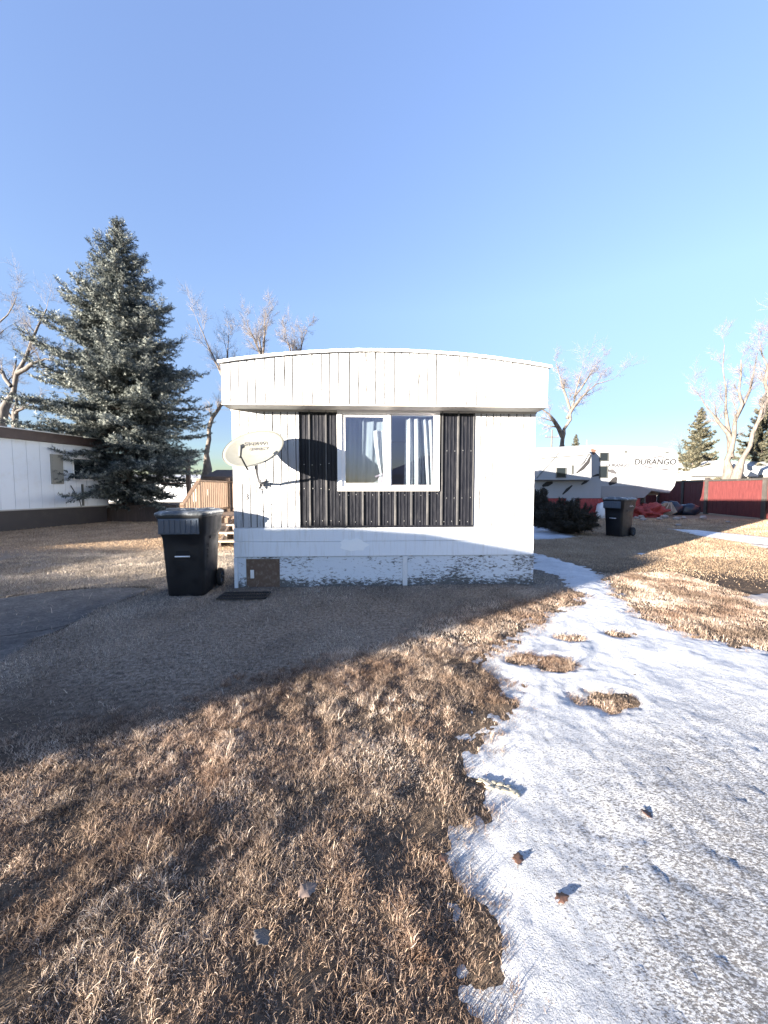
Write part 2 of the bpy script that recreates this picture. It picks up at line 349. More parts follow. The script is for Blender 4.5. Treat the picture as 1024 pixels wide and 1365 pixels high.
def dirtmask(x, y):
    a, b = G(20, 960); d = 1.0-np.hypot((x-a)*.8, y-b)*1.3+(fbm(x*2, y*2, 47, 3)-.5)*1.2
    return np.clip(d, 0, 1)
def edge_s(x, y): return x*math.cos(SUN_AZ)-y*math.sin(SUN_AZ)
def shortmask(x, y):
    """the trodden, close-cropped part of the lawn between the drive and the house"""
    return sstep(.0, .5, -(x*.58-y*.80+2.55)+(fbm(x*1.1, y*1.1, 61, 3)-.5)*.6)*sstep(9.5, 7.5, y+0*x)*sstep(3.4, 2.6, x)
def hgt(x, y, low=False):
    near = sstep(14, 5, np.hypot(x, y))
    h = (fbm(x*.35, y*.35, 1, 3)-.5)*.03+(fbm(x*2.3, y*2.3, 2, 3)-.5)*.026*near+(fbm(x*9, y*9, 3, 3)-.5)*.026*near*(1-.75*shortmask(x, y))
    if low: h = (fbm(x*.35, y*.35, 1, 3)-.5)*.03+(fbm(x*2.3, y*2.3, 2, 2)-.5)*.020*near
    far = sstep(40, 200, np.hypot(x, y))
    h = h-sstep(-.15, .15, drivemask(x, y))*.02
    # a low bank of lawn on the right side of the yard
    return h*(1-far)
def mgrid(lo, hi, step, out_lo, out_hi, growth=1.16):
    a = list(np.arange(lo, hi+step/2, step)); s = step; v = a[-1]
    while v < out_hi: s *= growth; v += s; a.append(v)
    s = step; v = a[0]; b = []
    while v > out_lo: s *= growth; v -= s; b.append(v)
    return np.array(b[::-1]+a)
def grid_mesh(name, X, Y, zf, m, attrs=None, keep=None):
    gx, gy = np.meshgrid(X, Y); x = gx.ravel(); y = gy.ravel(); z = zf(x, y); nx = len(X); ny = len(Y)
    i = np.arange((ny-1)*(nx-1)); r = i//(nx-1); c = i % (nx-1); a = r*nx+c
    F = np.stack([a, a+1, a+nx+1, a+nx], 1)
    V = np.stack([x, y, z], 1)
    at = {kk: fn(x, y) for kk, fn in (attrs or {}).items()}
    if keep is not None:
        kp = keep(x, y); F = F[kp[F].any(1)]; used = np.zeros(len(V), bool); used[F.ravel()] = True
        idx = np.cumsum(used)-1; F = idx[F]; V = V[used]; at = {kk: v[used] for kk, v in at.items()}
    return npmesh(name, V, F, m, None, at, True)

# ------------------------------------------------------------------ ground, drive, snow
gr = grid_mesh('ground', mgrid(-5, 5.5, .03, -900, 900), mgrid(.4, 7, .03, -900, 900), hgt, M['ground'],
    dict(dirt=lambda x, y: np.clip(np.maximum(dirtmask(x, y)*.7, sstep(-.3, .3, pathmask(x, y))*.75), 0, 1),
         drive=lambda x, y: sstep(-.06, .06, drivemask(x, y)),
         short=lambda x, y: shortmask(x, y),
         rim=lambda x, y: sstep(.05, .012, np.abs(drivemask(x, y)+.01))*sstep(.35, .55, fbm(x*2, y*2, 99, 3)),
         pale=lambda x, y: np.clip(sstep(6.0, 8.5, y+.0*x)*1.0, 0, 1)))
tag(gr, kind='structure')
def snowz(x, y):
    d = snowmask(x, y); t = sstep(-.05, .42, d)**.8
    r = fbm((x*.62-y*.78)*5.5+fbm(x*1.5, y*1.5, 8, 2)*2.5, (x*.78+y*.62)*1.2, 91, 3)-.5
    relief = r*.034*sstep(.6, 1.6, x+y*.35)*sstep(.05, .6, d)*sstep(1.6, 3.0, y)+(fbm(x*7, y*7, 13, 3)-.5)*.007+(fbm(x*40, y*40, 15, 3)-.5)*.0065*(1+.6*grit(x, y))
    return hgt(x, y, True)-.016+t*.033+relief*t-(1-sstep(-.25, -.06, d))*.1
def thin(x, y): return sstep(.34, -.02, snowmask(x, y)+(fbm(x*4, y*4, 19, 3)-.5)*.35)
def grit(x, y): return np.clip(sstep(3.2, 1.1, y-.25*(x-1.2))*sstep(.3, 1.1, x)*(.6+fbm(x*2, y*2, 29, 3)), 0, 1.3)
sn = grid_mesh('snow', mgrid(.1, 4.2, .02, .05, 9, 1.02), mgrid(.45, 6.6, .02, .4, 8.9, 1.02), snowz, M['snow'], dict(thin=thin, grit=grit), lambda x, y: snowmask(x, y) > -.12)
tag(sn, kind='structure')
for nm, (a, b, c, d), st in (('snow', (1.9, 9.3, 9.0, 14), .06), ('snow', (9.35, 30, 8, 17), .08), ('snow', (-17, -5, 17, 28), .1)):
    o = grid_mesh(nm, np.arange(a, b, st), np.arange(c, d, st), lambda x, y: snowz(x, y)+.012, M['snow'], dict(thin=thin, grit=lambda x, y: x*0), lambda x, y: snowmask(x, y) > -.2)
    tag(o, kind='structure')
pad = grid_mesh('path', np.arange(3.5, 12, .05), np.arange(3.0, 7, .05), lambda x, y: hgt(x, y)+.012*np.sign(sdf(PAD, x, y))+.004, painted('pale_gravel', (.34, .31, .28), (.2, .17, .14), .8, 9, bump=.5), None, lambda x, y: sdf(PAD, x, y)+(fbm(x*3, y*3, 3, 3)-.5)*.25 > 0)
tag(pad, kind='structure')

# ------------------------------------------------------------------ grass
def blades(name, x, y, h, w, m, label, lean=(.5, 1.2), tuft=None, segs=3, rnd=None, zoff=0, twist=1.0, outw=None):
    n = len(x); z = hgt(x, y)+zoff
    th = np.random.rand(n)*2*np.pi; tw = np.zeros(n)
    if tuft is not None: th = tuft+np.random.randn(n)*1.5
    if outw is not None: th = outw+np.random.randn(n)*.6
    tw = np.random.randn(n)*.55*twist
    L = np.random.uniform(*lean, n)       # final lean angle from vertical
    dx, dy = np.cos(th), np.sin(th); ph = th+np.pi/2+np.random.randn(n)*.5
    wx, wy = np.cos(ph)*w/2, np.sin(ph)*w/2
    curl = np.random.uniform(.2, 1.1, n)
    P = []; cx = x.copy(); cy = y.copy(); cz = z-.004
    for s_ in range(segs+1):
        tt = s_/segs; P.append((cx.copy(), cy.copy(), cz.copy(), 1-tt**1.5))
        a = L*(.35+.65*tt)+curl*tt*tt*.9
        sl = h/segs; dx, dy = np.cos(th+tw*s_), np.sin(th+tw*s_); cx = cx+dx*np.sin(a)*sl; cy = cy+dy*np.sin(a)*sl; cz = np.maximum(cz+np.cos(a)*sl, z+.002)
    vs = []
    for i, (px, py, pz, ww) in enumerate(P):
        if i < segs:
            vs.append(np.stack([px-wx*ww, py-wy*ww, pz], 1)); vs.append(np.stack([px+wx*ww, py+wy*ww, pz], 1))
        else: vs.append(np.stack([px, py, pz], 1))
    k_ = len(vs); V = np.stack(vs, 1).reshape(-1, 3); b = (np.arange(n)*k_)[:, None]
    F = []
    for i in range(segs-1): F += [b+np.array([[2*i, 2*i+1, 2*i+3]]), b+np.array([[2*i, 2*i+3, 2*i+2]])]
    F.append(b+np.array([[2*segs-2, 2*segs-1, 2*segs]]))
    if rnd is None: rnd = np.random.rand(n)
    o = npmesh(name, V, np.concatenate(F), m, None, dict(rnd=np.repeat(rnd, k_)))
    return tag(o, label, 'grass', kind='stuff')
def scatter(n, x0, x1, y0, y1, keep):
    x = np.random.uniform(x0, x1, n); y = np.random.uniform(y0, y1, n); k_ = keep(x, y); return x[k_], y[k_]
def infrust(x, y, mg=.9): return (np.abs(x) < y*1.0+mg)
def lawn_ok(x, y): return (sdf(HOUSE, x, y) < -.02) & (drivemask(x, y) < -.02+.06*np.random.rand(len(x)))
def snow_ok(x, y, a=-.02, b=.10): return snowmask(x, y) < a+(b-a)*np.random.rand(len(x))**1.3
# long tufts in front
def keepA(x, y): return infrust(x, y, .6) & lawn_ok(x, y) & snow_ok(x, y, -.05, .34) & (np.random.rand(len(x)) > shortmask(x, y)) & (np.random.rand(len(x)) < .35+1.3*sstep(.38, .6, fbm(x*5, y*5, 51, 3)))
x, y = scatter(420000, -3.6, 3.0, .55, 3.4, keepA)
rn = np.clip(np.random.rand(len(x))*.6+(fbm(x*3, y*3, 57, 3)-.5)*1.1+.12, 0, 1)
blades('grass', x, y, .012+.040*fbm(x*7, y*7, 53, 3)*np.random.uniform(.3, 1.3, len(x)), np.random.uniform(.0016, .0032, len(x)), M['grass'], 'dense matted brown thatch of the sunlit front lawn', (.7, 1.8), None, 3, rn)
tx, ty = scatter(42000, -3.6, 3.0, .55, 3.6, lambda x, y: keepA(x, y) & (np.random.rand(len(x)) < .15+1.5*sstep(.42, .58, fbm(x*6, y*6, 81, 3))))
nb_ = np.random.randint(14, 46, len(tx)); th_ = np.exp(np.random.randn(len(tx))*.38-.1)*(.6+.9*fbm(tx*3, ty*3, 53, 3)); tc_ = np.clip(np.random.rand(len(tx))*.5+.18+(fbm(tx*2.5, ty*2.5, 57, 3)-.5)*1.0, 0, 1)
ti = np.repeat(np.arange(len(tx)), nb_); an = np.random.rand(len(ti))*2*np.pi; ra_ = np.abs(np.random.randn(len(ti)))*.016
x = tx[ti]+np.cos(an)*ra_; y = ty[ti]+np.sin(an)*ra_
blades('grass', x, y, .029*th_[ti]*np.random.uniform(.45, 1.25, len(x)), np.random.uniform(.0014, .0026, len(x)), M['grass'], 'dry curled brown grass tufts across the sunlit front lawn', (.35, 1.75), None, 4, np.clip(tc_[ti]+np.random.randn(len(x))*.2, 0, 1), 0, 1.0, an)
x, y = scatter(300000, -2.0, 4.8, 3.2, 6.3, lambda x, y: keepA(x, y) & (x > y*.62-2.6))
rn = np.clip(np.random.rand(len(x))*.65+(fbm(x*3, y*3, 57, 3)-.5)*1.1+.25, 0, 1)
blades('grass', x, y, .018+.045*fbm(x*7, y*7, 53, 3)*np.random.uniform(.3, 1.3, len(x)), np.random.uniform(.0025, .0042, len(x)), M['grass'], 'long dry brown grass edging the snow near the house corner', (.5, 1.6), vnoise(x*9, y*9, 55)*4*np.pi, 3, rn)
# cropped lawn in the shade
def keepB(x, y): return infrust(x, y, .8) & lawn_ok(x, y) & snow_ok(x, y) & (np.random.rand(len(x)) < shortmask(x, y)) & (np.random.rand(len(x)) > dirtmask(x, y)*.8) & (np.random.rand(len(x)) < .2+1.4*sstep(.35, .62, fbm(x*2.6, y*2.6, 71, 4)))
x, y = scatter(470000, -7.5, 3.4, 1.2, 8.6, keepB)
rn = np.clip(np.random.rand(len(x))*.7+(fbm(x*2, y*2, 73, 3)-.5)*.9+.12, 0, 1)
blades('grass', x, y, np.random.uniform(.012, .03, len(x))*(.8+.12*y), np.random.uniform(.0022, .004, len(x))*(.7+.14*y), M['grass_short'], 'short matted grey brown grass between the drive and the house', (.6, 1.45), None, 2, rn)
x, y = scatter(900, -7, 2.6, 1.6, 6.5, lambda x, y: infrust(x, y, .8) & (sdf(HOUSE, x, y) < -.02) & (np.random.rand(len(x)) < shortmask(x, y)))
blades('grass', x, y, np.random.uniform(.03, .13, len(x)), np.random.uniform(.003, .007, len(x)), M['grass_short'], 'scattered pale straws and leaf bits lying on the shaded lawn and drive', (1.5, 1.57), None, 3, np.random.uniform(.4, .85, len(x)), .012, .5)
# back and side yards
def keepC(x, y): return infrust(x, y, 1.5) & lawn_ok(x, y) & snow_ok(x, y) & (np.random.rand(len(x)) > shortmask(x, y)) & (np.random.rand(len(x)) > .93*sstep(-.4, .4, pathmask(x, y)))
x, y = scatter(420000, 2.4, 19, 5.2, 17, lambda x, y: keepC(x, y) & (np.random.rand(len(x)) < (8/y)**1.5))
rn = np.clip(np.random.rand(len(x))*.75+(fbm(x*2, y*2, 75, 3)-.5)*.7+.2, 0, 1)
blades('grass', x, y, np.random.uniform(.012, .034, len(x))*(.5+.09*y), np.random.uniform(.004, .007, len(x))*(.5+.09*y), M['grass_pale'], 'pale straw coloured grass across the side yard beside the house', (.6, 1.5), None, 2, rn)
x, y = scatter(220000, -19, -2.3, 7.0, 20, lambda x, y: keepC(x, y) & (np.random.rand(len(x)) < (9/y)**1.5))
rn = np.clip(np.random.rand(len(x))*.75+(fbm(x*2, y*2, 75, 3)-.5)*.7+.15, 0, 1)
blades('grass', x, y, np.random.uniform(.012, .034, len(x))*(.5+.09*y), np.random.uniform(.005, .009, len(x))*(.5+.09*y), M['grass_pale'], 'pale brown lawn under the blue spruce beside the neighbouring trailer', (.5, 1.5), None, 2, rn)

# ------------------------------------------------------------------ the white mobile home
H = thing('mobile_home', 'white mobile home with black metal siding round its front window and curved fascia', 'mobile home', HC, HR)
HW = 2.155
zS = 2.52; zSid = W(500, 703)[1]; zLow = W(500, 741)[1]; uBL = W(400, 620)[0]; uBR = W(631, 620)[0]
wx0, wz1 = W(449.5, 545); wx1, wz0 = W(585, 654.5)
def arc(u): return 3.045+.18*(1-(u/2.19)**2)
def planks(mb, u0, u1, zb, zt, yf, sp=.108, th=.014, jitter=.005, groove=.0135):
    zg0 = zt(u0) if callable(zt) else zt
    if not callable(zt): mb.box(u0+.004, u1-.004, yf-.004, yf+.0015, zb+.004, zg0-.004, 1)
    u = u0
    while u < u1-1e-4:
        w_ = sp*random.choice([1, 1, 1, 1, .8, 1.2])+random.uniform(-jitter, jitter); e = min(u+w_, u1)
        if u1-e < .03: e = u1
        gw = groove*random.choice((.9, 1, 1.1)); a, b = u+groove/2, e-gw+groove/2
        zt_a = zt(a) if callable(zt) else zt; zt_b = zt(b) if callable(zt) else zt
        oy = random.uniform(-.0022, .0022)
        mb.prism([(a, zb), (b, zb), (b, zt_b), (a, zt_a)], yf-th+oy, yf+.002)
        u = e
# shell of the house
L_ = 16.5
mb = MB()
# front wall behind the cladding, with the window opening
mb.box(-HW+.01, wx0+.03, .004, .10, .02, zS); mb.box(wx1-.03, HW-.01, .004, .10, .02, zS); mb.box(wx0+.03, wx1-.03, .004, .10, .02, wz0+.02); mb.box(wx0+.03, wx1-.03, .004, .10, wz1-.03, zS)
mb.box(-HW+.01, -HW+.11, .10, L_, .5, zS); mb.box(HW-.11, HW-.01, .10, L_, .5, zS); mb.box(-HW+.11, HW-.11, L_-.1, L_, .5, zS)
mb.box(-HW+.11, HW-.11, .1, L_-.1, .5, .55); mb.box(-HW+.11, HW-.11, .1, L_-.1, 2.45, zS-.005)
for sx in (-1, 1):   # corrugated side walls
    for i in range(80):
        y0_ = .12+i*.204; mb.box(sx*(HW-.012), sx*(HW+.004), y0_, y0_+.19, .45, zS-.01)
mb.build('wall', M['white_paint'], H)
mb = MB(); mb.box(-HW+.115, HW-.115, 3.2, 3.25, .55, 2.45); mb.box(-HW+.115, -HW+.13, .1, 3.2, .55, 2.45); mb.box(HW-.13, HW-.115, .1, 3.2, .55, 2.45); mb.build('interior_wall', M['room'], H)
# white boards left and right of the black siding
zg = W(350, 644)[1]
mb = MB(); planks(mb, -HW, uBL, zg+.006, zS, 0, .112); planks(mb, -HW, uBL, zSid+.004, zg-.004, 0, .112)
mb.build('board_cladding', [M['white_boards'], M['groove']], H)
mb = MB(); planks(mb, uBR, HW, zSid+.004, zS, 0, .10); mb.build('board_cladding', [M['white_boards'], M['groove']], H)
# black ribbed metal siding
def ribs(mb, u0, u1, z0, z1, y0=-.002, phase=0):
    prof = []; u = u0; P = .232
    def emit(a, b, h):
        prof.append((a, h))
    pts = [(u0, 0)]
    k0 = math.floor((u0-phase)/P)-1
    for kk in range(k0, k0+40):
        b = phase+kk*P
        for c, wd, hh in ((0, .034, .024), (.066, .016, .007), (.116, .016, .007), (.166, .016, .007)):
            for du, h_ in ((-wd/2, 0), (-wd/4, hh), (wd/4, hh), (wd/2, 0)): pts.append((b+c+du, h_))
    pts = [p for p in pts if u0 <= p[0] <= u1]+[(u1, 0)]
    pts.sort(); v = []; f = []
    for a, h_ in pts: v += [(a, y0-.004-h_, z0), (a, y0-.004-h_, z1)]
    n = len(pts)
    for i in range(n-1): f.append((2*i, 2*i+2, 2*i+3, 2*i+1))
    mis = [2 if (pts[i][1] > .015 and pts[i+1][1] > .015) or (pts[i][1] == 0 and pts[i+1][1] > .015) else 0 for i in range(n-1)]+[0, 0]  # tops and sun-facing left slopes take the lighter paint, right slopes stay black
    v += [(u0, y0, z0), (u0, y0, z1), (u1, y0, z0), (u1, y0, z1)]
    f += [(2*n, 0, 1, 2*n+1), (2*n-2, 2*n+2, 2*n+3, 2*n-1)]
    mb.add(v, f, 0); mb.mi[-len(f):] = mis
mb = MB(); ph = uBL+.14
ribs(mb, uBL, wx0+.004, zSid+.03, zS, phase=ph); ribs(mb, wx0+.004, wx1-.004, zSid+.03, wz0, phase=ph+.05); ribs(mb, wx1-.004, uBR, zSid+.03, zS, phase=ph+.02)
mb.box(uBL, uBR, -.03, 0, zSid+.002, zSid+.03)
mb.box(uBL-.006, uBL+.004, -.028, 0, zSid+.03, zS); mb.box(uBR-.004, uBR+.006, -.028, 0, zSid+.03, zS)
for zz, ua, ub in ((wz0-.05, wx0, wx1), (zSid+.09, uBL+.05, uBR), (zSid+.42, uBR-.42, uBR), (1.95, uBR-.42, uBR), (1.4, uBL+.03, wx0), (1.75, uBL+.03, wx0)):
    u = ua+.03
    while u < ub-.02:
        c = Vector((u+random.uniform(-.004, .004), -.012, zz+random.uniform(-.012, .012)))
        mb.tube([c, c+Vector((0, -.006, 0))], .006, 6, 1); u += .116
mb.build('metal_siding', [M['black_siding'], M['screw'], M['sunlit_worn_rib']], H)
# horizontal boards below
mb = MB(); zm = W(350, 722)[1]
mb.box(-HW-.002, HW+.002, -.020, .002, zm+.002, zSid-.002); mb.box(-HW-.004, HW+.004, -.024, .002, zLow+.004, zm-.003)
mb.build('lower_boards', M['white_paint'], H, bevel=.003)
# peeling skirting with access opening
ax0, az1 = W(328, 745); ax1, _ = W(373, 745); ub = W(540, 760)[0]
mb = MB()
for a, b in ((ax1, ub-.036), (ub+.036, HW-.035)): 
    mb.box(a, b, -.006, .003, -.03, zLow-.002)
    mb.box(a, b, -.012, -.006, .0, .03)
mb.box(-HW+.045, ax0, -.006, .003, -.03, zLow-.002); mb.box(ax0, ax1, -.006, .003, az1, zLow-.002)
mb.build('skirting', M['peeling'], H)
mb = MB(); mb.box(ub-.034, ub+.034, -.022, .003, .0, zLow-.001); mb.build('batten', painted('batten_paint', (.72, .73, .74), (.35, .33, .3), .7, 9, (1, 1, .4)), H, bevel=.004)
mb = MB(); mb.box(-HW-.006, -HW+.043, -.03, .02, -.02, zLow-.001); mb.build('corner_post', M['white_paint'], H, bevel=.004)
mb = MB(); mb.box(HW-.033, HW+.008, -.028, .02, -.02, zLow-.001); mb.build('corner_post', M['peeling'], H, bevel=.004)
mb = MB(); mb.box(ax0+.003, ax1-.003, -.002, .0035, .0, az1-.004); d_ = mb.build('access_door', M['rust'], H)
mb = MB(); mb.box(ax0+.06, ax0+.11, -.014, -.004, .13, .25); mb.box(ax0+.075, ax0+.09, -.02, -.014, .14, .24); mb.build('latch', M['vinyl'], d_)
mb = MB(); mb.box(-HW, HW, .0, .10, -.05, .02); mb.build('footing', M['rock'], H)
# skirting down the long sides
mb = MB()
for sx in (-1, 1): mb.box(sx*(HW-.02), sx*(HW-.05), .02, L_, -.03, .45)
mb.build('side_skirting', M['peeling'], H)
# fascia, soffit, roof
FY = -.325
mb = MB(); planks(mb, -HW-.01, HW+.01, zS-.005, lambda u: arc(u)-.035, FY, .115, .014, .015)
mb.build('fascia', M['white_boards'], H)
mb = MB(); n_ = 36
for sy0, sy1, mi in ((FY+.004, FY+.03, 0),):
    poly = [(-HW-.01, zS), (HW+.01, zS)]+[(u, arc(u)-.036) for u in np.linspace(HW+.01, -HW-.01, n_)]
    mb.prism(poly, sy0, sy1, 1)
mb.box(-HW-.012, -HW+.01, FY+.03, .0, zS, arc(HW)-.04); mb.box(HW-.01, HW+.012, FY+.03, .0, zS, arc(HW)-.04)
mb.build('fascia_return', [M['white_paint'], M['groove']], H)
mb = MB(); mb.box(-HW-.012, HW+.012, FY-.012, -.002, zS-.022, zS-.006); mb.box(-HW, HW, -.03, -.002, zS-.045, zS-.0225)
mb.build('soffit', M['soffit'], H, bevel=.003)
mb = MB(); us = np.linspace(-HW-.03, HW+.03, 44)
v = []; f = []
for yy in (FY-.05, L_+.05):
    for u in us: v.append((u, yy, arc(min(max(u, -2.19), 2.19))-.028)); v.append((u, yy, arc(min(max(u, -2.19), 2.19))+.002))
n_ = len(us)
for i in range(n_-1):
    a = 2*i; f += [(a, a+2, a+3, a+1), (2*n_+a, 2*n_+a+1, 2*n_+a+3, 2*n_+a+2), (a+1, a+3, 2*n_+a+3, 2*n_+a+1), (a, 2*n_+a, 2*n_+a+2, a+2)]
f += [(0, 1, 2*n_+1, 2*n_), (2*n_-2, 4*n_-2, 4*n_-1, 2*n_-1)]
mb.add(v, f)
rf = mb.build('roof', M['roof_metal'], H)
mb = MB()
for sx in (-1, 1): mb.box(sx*HW, sx*(HW+.012), .0, L_, zS-.001, arc(HW)-.03)
mb.box(-HW, HW, L_-.01, L_, zS-.001, arc(HW)-.03)
mb.build('side_fascia', M['white_paint'], H)
# wavy white drip edge on the front of the roof
mb = MB(); pts = []
for u in np.linspace(-HW-.035, HW+.035, 90): pts.append((u, FY-.052+random.uniform(-.004, .004), arc(min(max(u, -2.19), 2.19))-.012+random.uniform(-.003, .003)))
for i in range(len(pts)-1):
    (a, b, c), (d, e, g_) = pts[i], pts[i+1]
    mb.add([(a, b, c-.017), (d, e, g_-.017), (d, e, g_+.017), (a, b, c+.017), (a, b+.02, c+.019), (d, e+.02, g_+.019)], [(0, 1, 2, 3), (3, 2, 5, 4)])
mb.build('drip_edge', M['white_paint'], rf)
# window
def frame_box(mb, u0, u1, z0, z1, t, y0, y1, mi=0):
    mb.box(u0, u1, y0, y1, z1-t, z1, mi); mb.box(u0, u1, y0, y1, z0, z0+t, mi); mb.box(u0, u0+t, y0, y1, z0+t, z1-t, mi); mb.box(u1-t, u1, y0, y1, z0+t, z1-t, mi)
win = thing('window', None, None); win.parent = H
del_ = None
mb = MB(); frame_box(mb, wx0, wx1, wz0, wz1, .062, -.045, .02); uc = W(518, 600)[0]; mb.box(uc-.022, uc+.022, -.035, .02, wz0+.062, wz1-.062)
frame_box(mb, uc+.022, wx1-.062, wz0+.062, wz1-.062, .022, -.012, .02)
mb.build('window_frame', M['vinyl'], win, bevel=.003)
mb = MB(); sl0, sl1 = wx0+.062, uc-.022; frame_box(mb, sl0, sl1, wz0+.062, wz1-.062, .05, -.02, .012); mb.build('sash', M['vinyl'], win, bevel=.004)
mb = MB(); mb.box(sl0+.045, sl1-.045, -.006, -.002, wz0+.105, wz1-.105); mb.build('pane', M['glass'], win)
mb = MB(); mb.box(uc+.04, wx1-.08, -.004, 0, wz0+.08, wz1-.08); mb.build('pane', M['glass'], win)
def curtain(top0, top1, bot0, bot1, z0, z1, y, nf, amp, m, mid=None):
    mb = MB(); N = 90; Z = 14; v = []; f = []
    ph_ = [random.uniform(-.6, .6) for _ in range(200)]
    for j in range(Z+1):
        t_ = j/Z; z = z1+(z0-z1)*t_
        e = t_ if mid is None else t_**mid
        a = top0+(bot0-top0)*e; b = top1+(bot1-top1)*e
        for i in range(N+1):
            s_ = i/N; k_ = s_*nf*2*math.pi
            v.append((a+(b-a)*s_, y+amp*math.sin(k_+.6*math.sin(k_*.37+2*t_))+amp*.35*math.sin(k_*2.3+1.3), z))
    for j in range(Z):
        for i in range(N): q = j*(N+1)+i; f.append((q, q+N+1, q+N+2, q+1))
    mb.add(v, f); return mb.build('curtain', m, win, True)
cr0 = W(542, 600)[0]
curtain(cr0, W(560, 600)[0], cr0-.02, W(563, 600)[0], wz0+.03, wz1-.10, .12, 2.3, .03, M['curtain'])
curtain(W(563, 600)[0], wx1-.05, W(572, 600)[0], wx1-.05, wz0+.03, wz1-.10, .15, 2.6, .028, M['curtain'], .8)
curtain(cr0+.1, wx1-.05, cr0+.1, wx1-.05, wz0+.03, wz1-.10, .20, 5, .01, M['sheer'])
curtain(sl0-.02, sl1+.02, sl0-.02, sl1-.05, wz0+.03, wz1-.06, .16, 4, .012, M['sheer'])
curtain(W(497, 600)[0], sl1-.01, W(507, 600)[0], sl1-.03, wz0+.25, wz1-.28, .13, 2, .02, M['curtain'], 1.6)
# plant pots / clutter on the inner sill
mb = MB()
for i in range(60):
    cx = random.uniform(sl0+.12, sl1-.02); zz = wz0+.06+random.random()*.12; a = random.uniform(0, 6.28)
    p = Vector((cx, .07, wz0+.05)); q = p+Vector((math.cos(a)*.07, .0, abs(math.sin(a))*.07+.02)); mb.tube([p, (p+q)/2+Vector((0, 0, .012)), q], [.003, .004, .001], 4)
mb.build('window_sill_decoration', M['dark_grey'], win)
# number on the wall
u, z = W(329.5, 662.5); text_mesh('house_number', '3', .125, M['ink_soft'], H, (u, -.0195, z), sx=.9)
# spots of snow-scuffed paint repairs on the lower boards
pm = mat('fresh_white_patch', (.90, .92, .93), .5)
for (a, b, c, d) in ((452, 717, 492, 735), (363, 705, 378, 709)):
    mb = MB(); u0, z1 = W(a, b); u1, z0 = W(c, d); poly = []
    for i in range(14): t_ = i/14*6.283; poly.append(((u0+u1)/2+math.cos(t_)*(u1-u0)/2*random.uniform(.7, 1.1), (z0+z1)/2+math.sin(t_)*(z1-z0)/2*random.uniform(.7, 1.1)))
    mb.prism(poly, -.0255, -.0205); mb.build('paint_patch', pm, H)

# ------------------------------------------------------------------ satellite dish
def wpt(u, off, z):   # house-wall coordinates to world
    return HC+Vector((math.cos(HR)*u+math.sin(HR)*off, math.sin(HR)*u-math.cos(HR)*off, z))
du, dz = W(337, 597, .55)
SDt = thing('satellite_dish', 'oval off-white satellite dish with faded grey lettering bolted to the left of the house front', 'satellite dish', wpt(W(350, 645)[0], 0, W(350, 645)[1]), HR)
loc0 = Vector((W(350, 645)[0], 0, W(350, 645)[1]))
dc = Vector((du, -.55, dz))-loc0
# dish basis: normal tips upwards, away from the wall and to the left
nrm = Vector((-.20, -.70, .66)).normalized(); ax = Vector((1, 0, -.20)); ax = (ax-nrm*ax.dot(nrm)).normalized(); ay = nrm.cross(ax).normalized()
if ay.z < 0: ay = -ay
mb = MB(); rings = []; NR, NA = 10, 56
ra, rb = .405, .335
v = []; f = []
for side, offn in ((0, 0.0), (1, -.006)):
    base = len(v)
    v.append(tuple(dc+nrm*(offn-.075)))
    for r in range(1, NR+1):
        q = r/NR
        for a in range(NA):
            t_ = a/NA*2*math.pi; x_, y_ = math.cos(t_)*ra*q, math.sin(t_)*rb*q
            v.append(tuple(dc+ax*x_+ay*y_+nrm*(offn-.075*(1-q*q))))
    for a in range(NA):
        tri = (base, base+1+a, base+1+(a+1) % NA); f.append(tri if side == 0 else tri[::-1])
        for r in range(NR-1):
            i0 = base+1+r*NA; q4 = (i0+a, i0+NA+a, i0+NA+(a+1) % NA, i0+(a+1) % NA); f.append(q4 if side == 0 else q4[::-1])
b2 = 1+NR*NA
for a in range(NA):
    i0 = 1+(NR-1)*NA; f.append((i0+a, i0+b2+a, i0+b2+(a+1) % NA, i0+(a+1) % NA))
mb.add(v, f); refl = mb.build('reflector', M['dish'], SDt, True)
mb = MB(); pts = [dc+ax*math.cos(t_)*(ra+.002)+ay*math.sin(t_)*(rb+.002)-nrm*.003 for t_ in np.linspace(0, 2*math.pi, 57)]
mb.tube(pts, .006, 6, cap=False); mb.build('rim', M['dark_grey'], refl, True)
rotm = Matrix((ax, ay, nrm)).transposed().to_euler()
text_mesh('lettering', 'SHAW)', .085, M['ink_soft'], refl, dc+ax*(-.03)+ay*.13-nrm*.040, rotm, .001, 1.2)
text_mesh('lettering', 'DIRECT', .06, M['ink_soft'], refl, dc+ax*(.05)+ay*.04-nrm*.055, rotm, .001, 1.35)
foot = dc-ay*(rb)+ax*.03
lnb = Vector((W(320, 607, .95)[0], -.95, W(320, 607, .95)[1]))-loc0
mb = MB(); mb.tube([foot-nrm*.05, foot, foot.lerp(lnb, .5), lnb], [.012, .012, .012, .011], 8); mb.build('feed_arm', M['dark_grey'], SDt, True)
mb = MB(); up_ = Vector((W(321, 594, .95)[0], -.95, W(321, 594, .95)[1]))-loc0
mb.tube([lnb-Vector((0, 0, .03)), lnb, up_, up_+Vector((0, 0, .01))], [.014, .018, .022, .014], 10); mb.tube([up_-Vector((0, 0, .02)), up_+(dc-up_).normalized()*.07], [.02, .026], 10)
mb.build('feed_horn', M['dark_grey'], SDt, True)
mb = MB(); top = Vector((W(341, 621, .5)[0], -.50, W(341, 621, .5)[1]))-loc0
mb.tube([(0, -.03, 0), (0.0, -.18, .03), top+Vector((0, 0, -.05)), top+Vector((0, .04, .12))], [.019, .019, .019, .019], 10); mb.build('mast', M['grey_metal'], SDt, True)
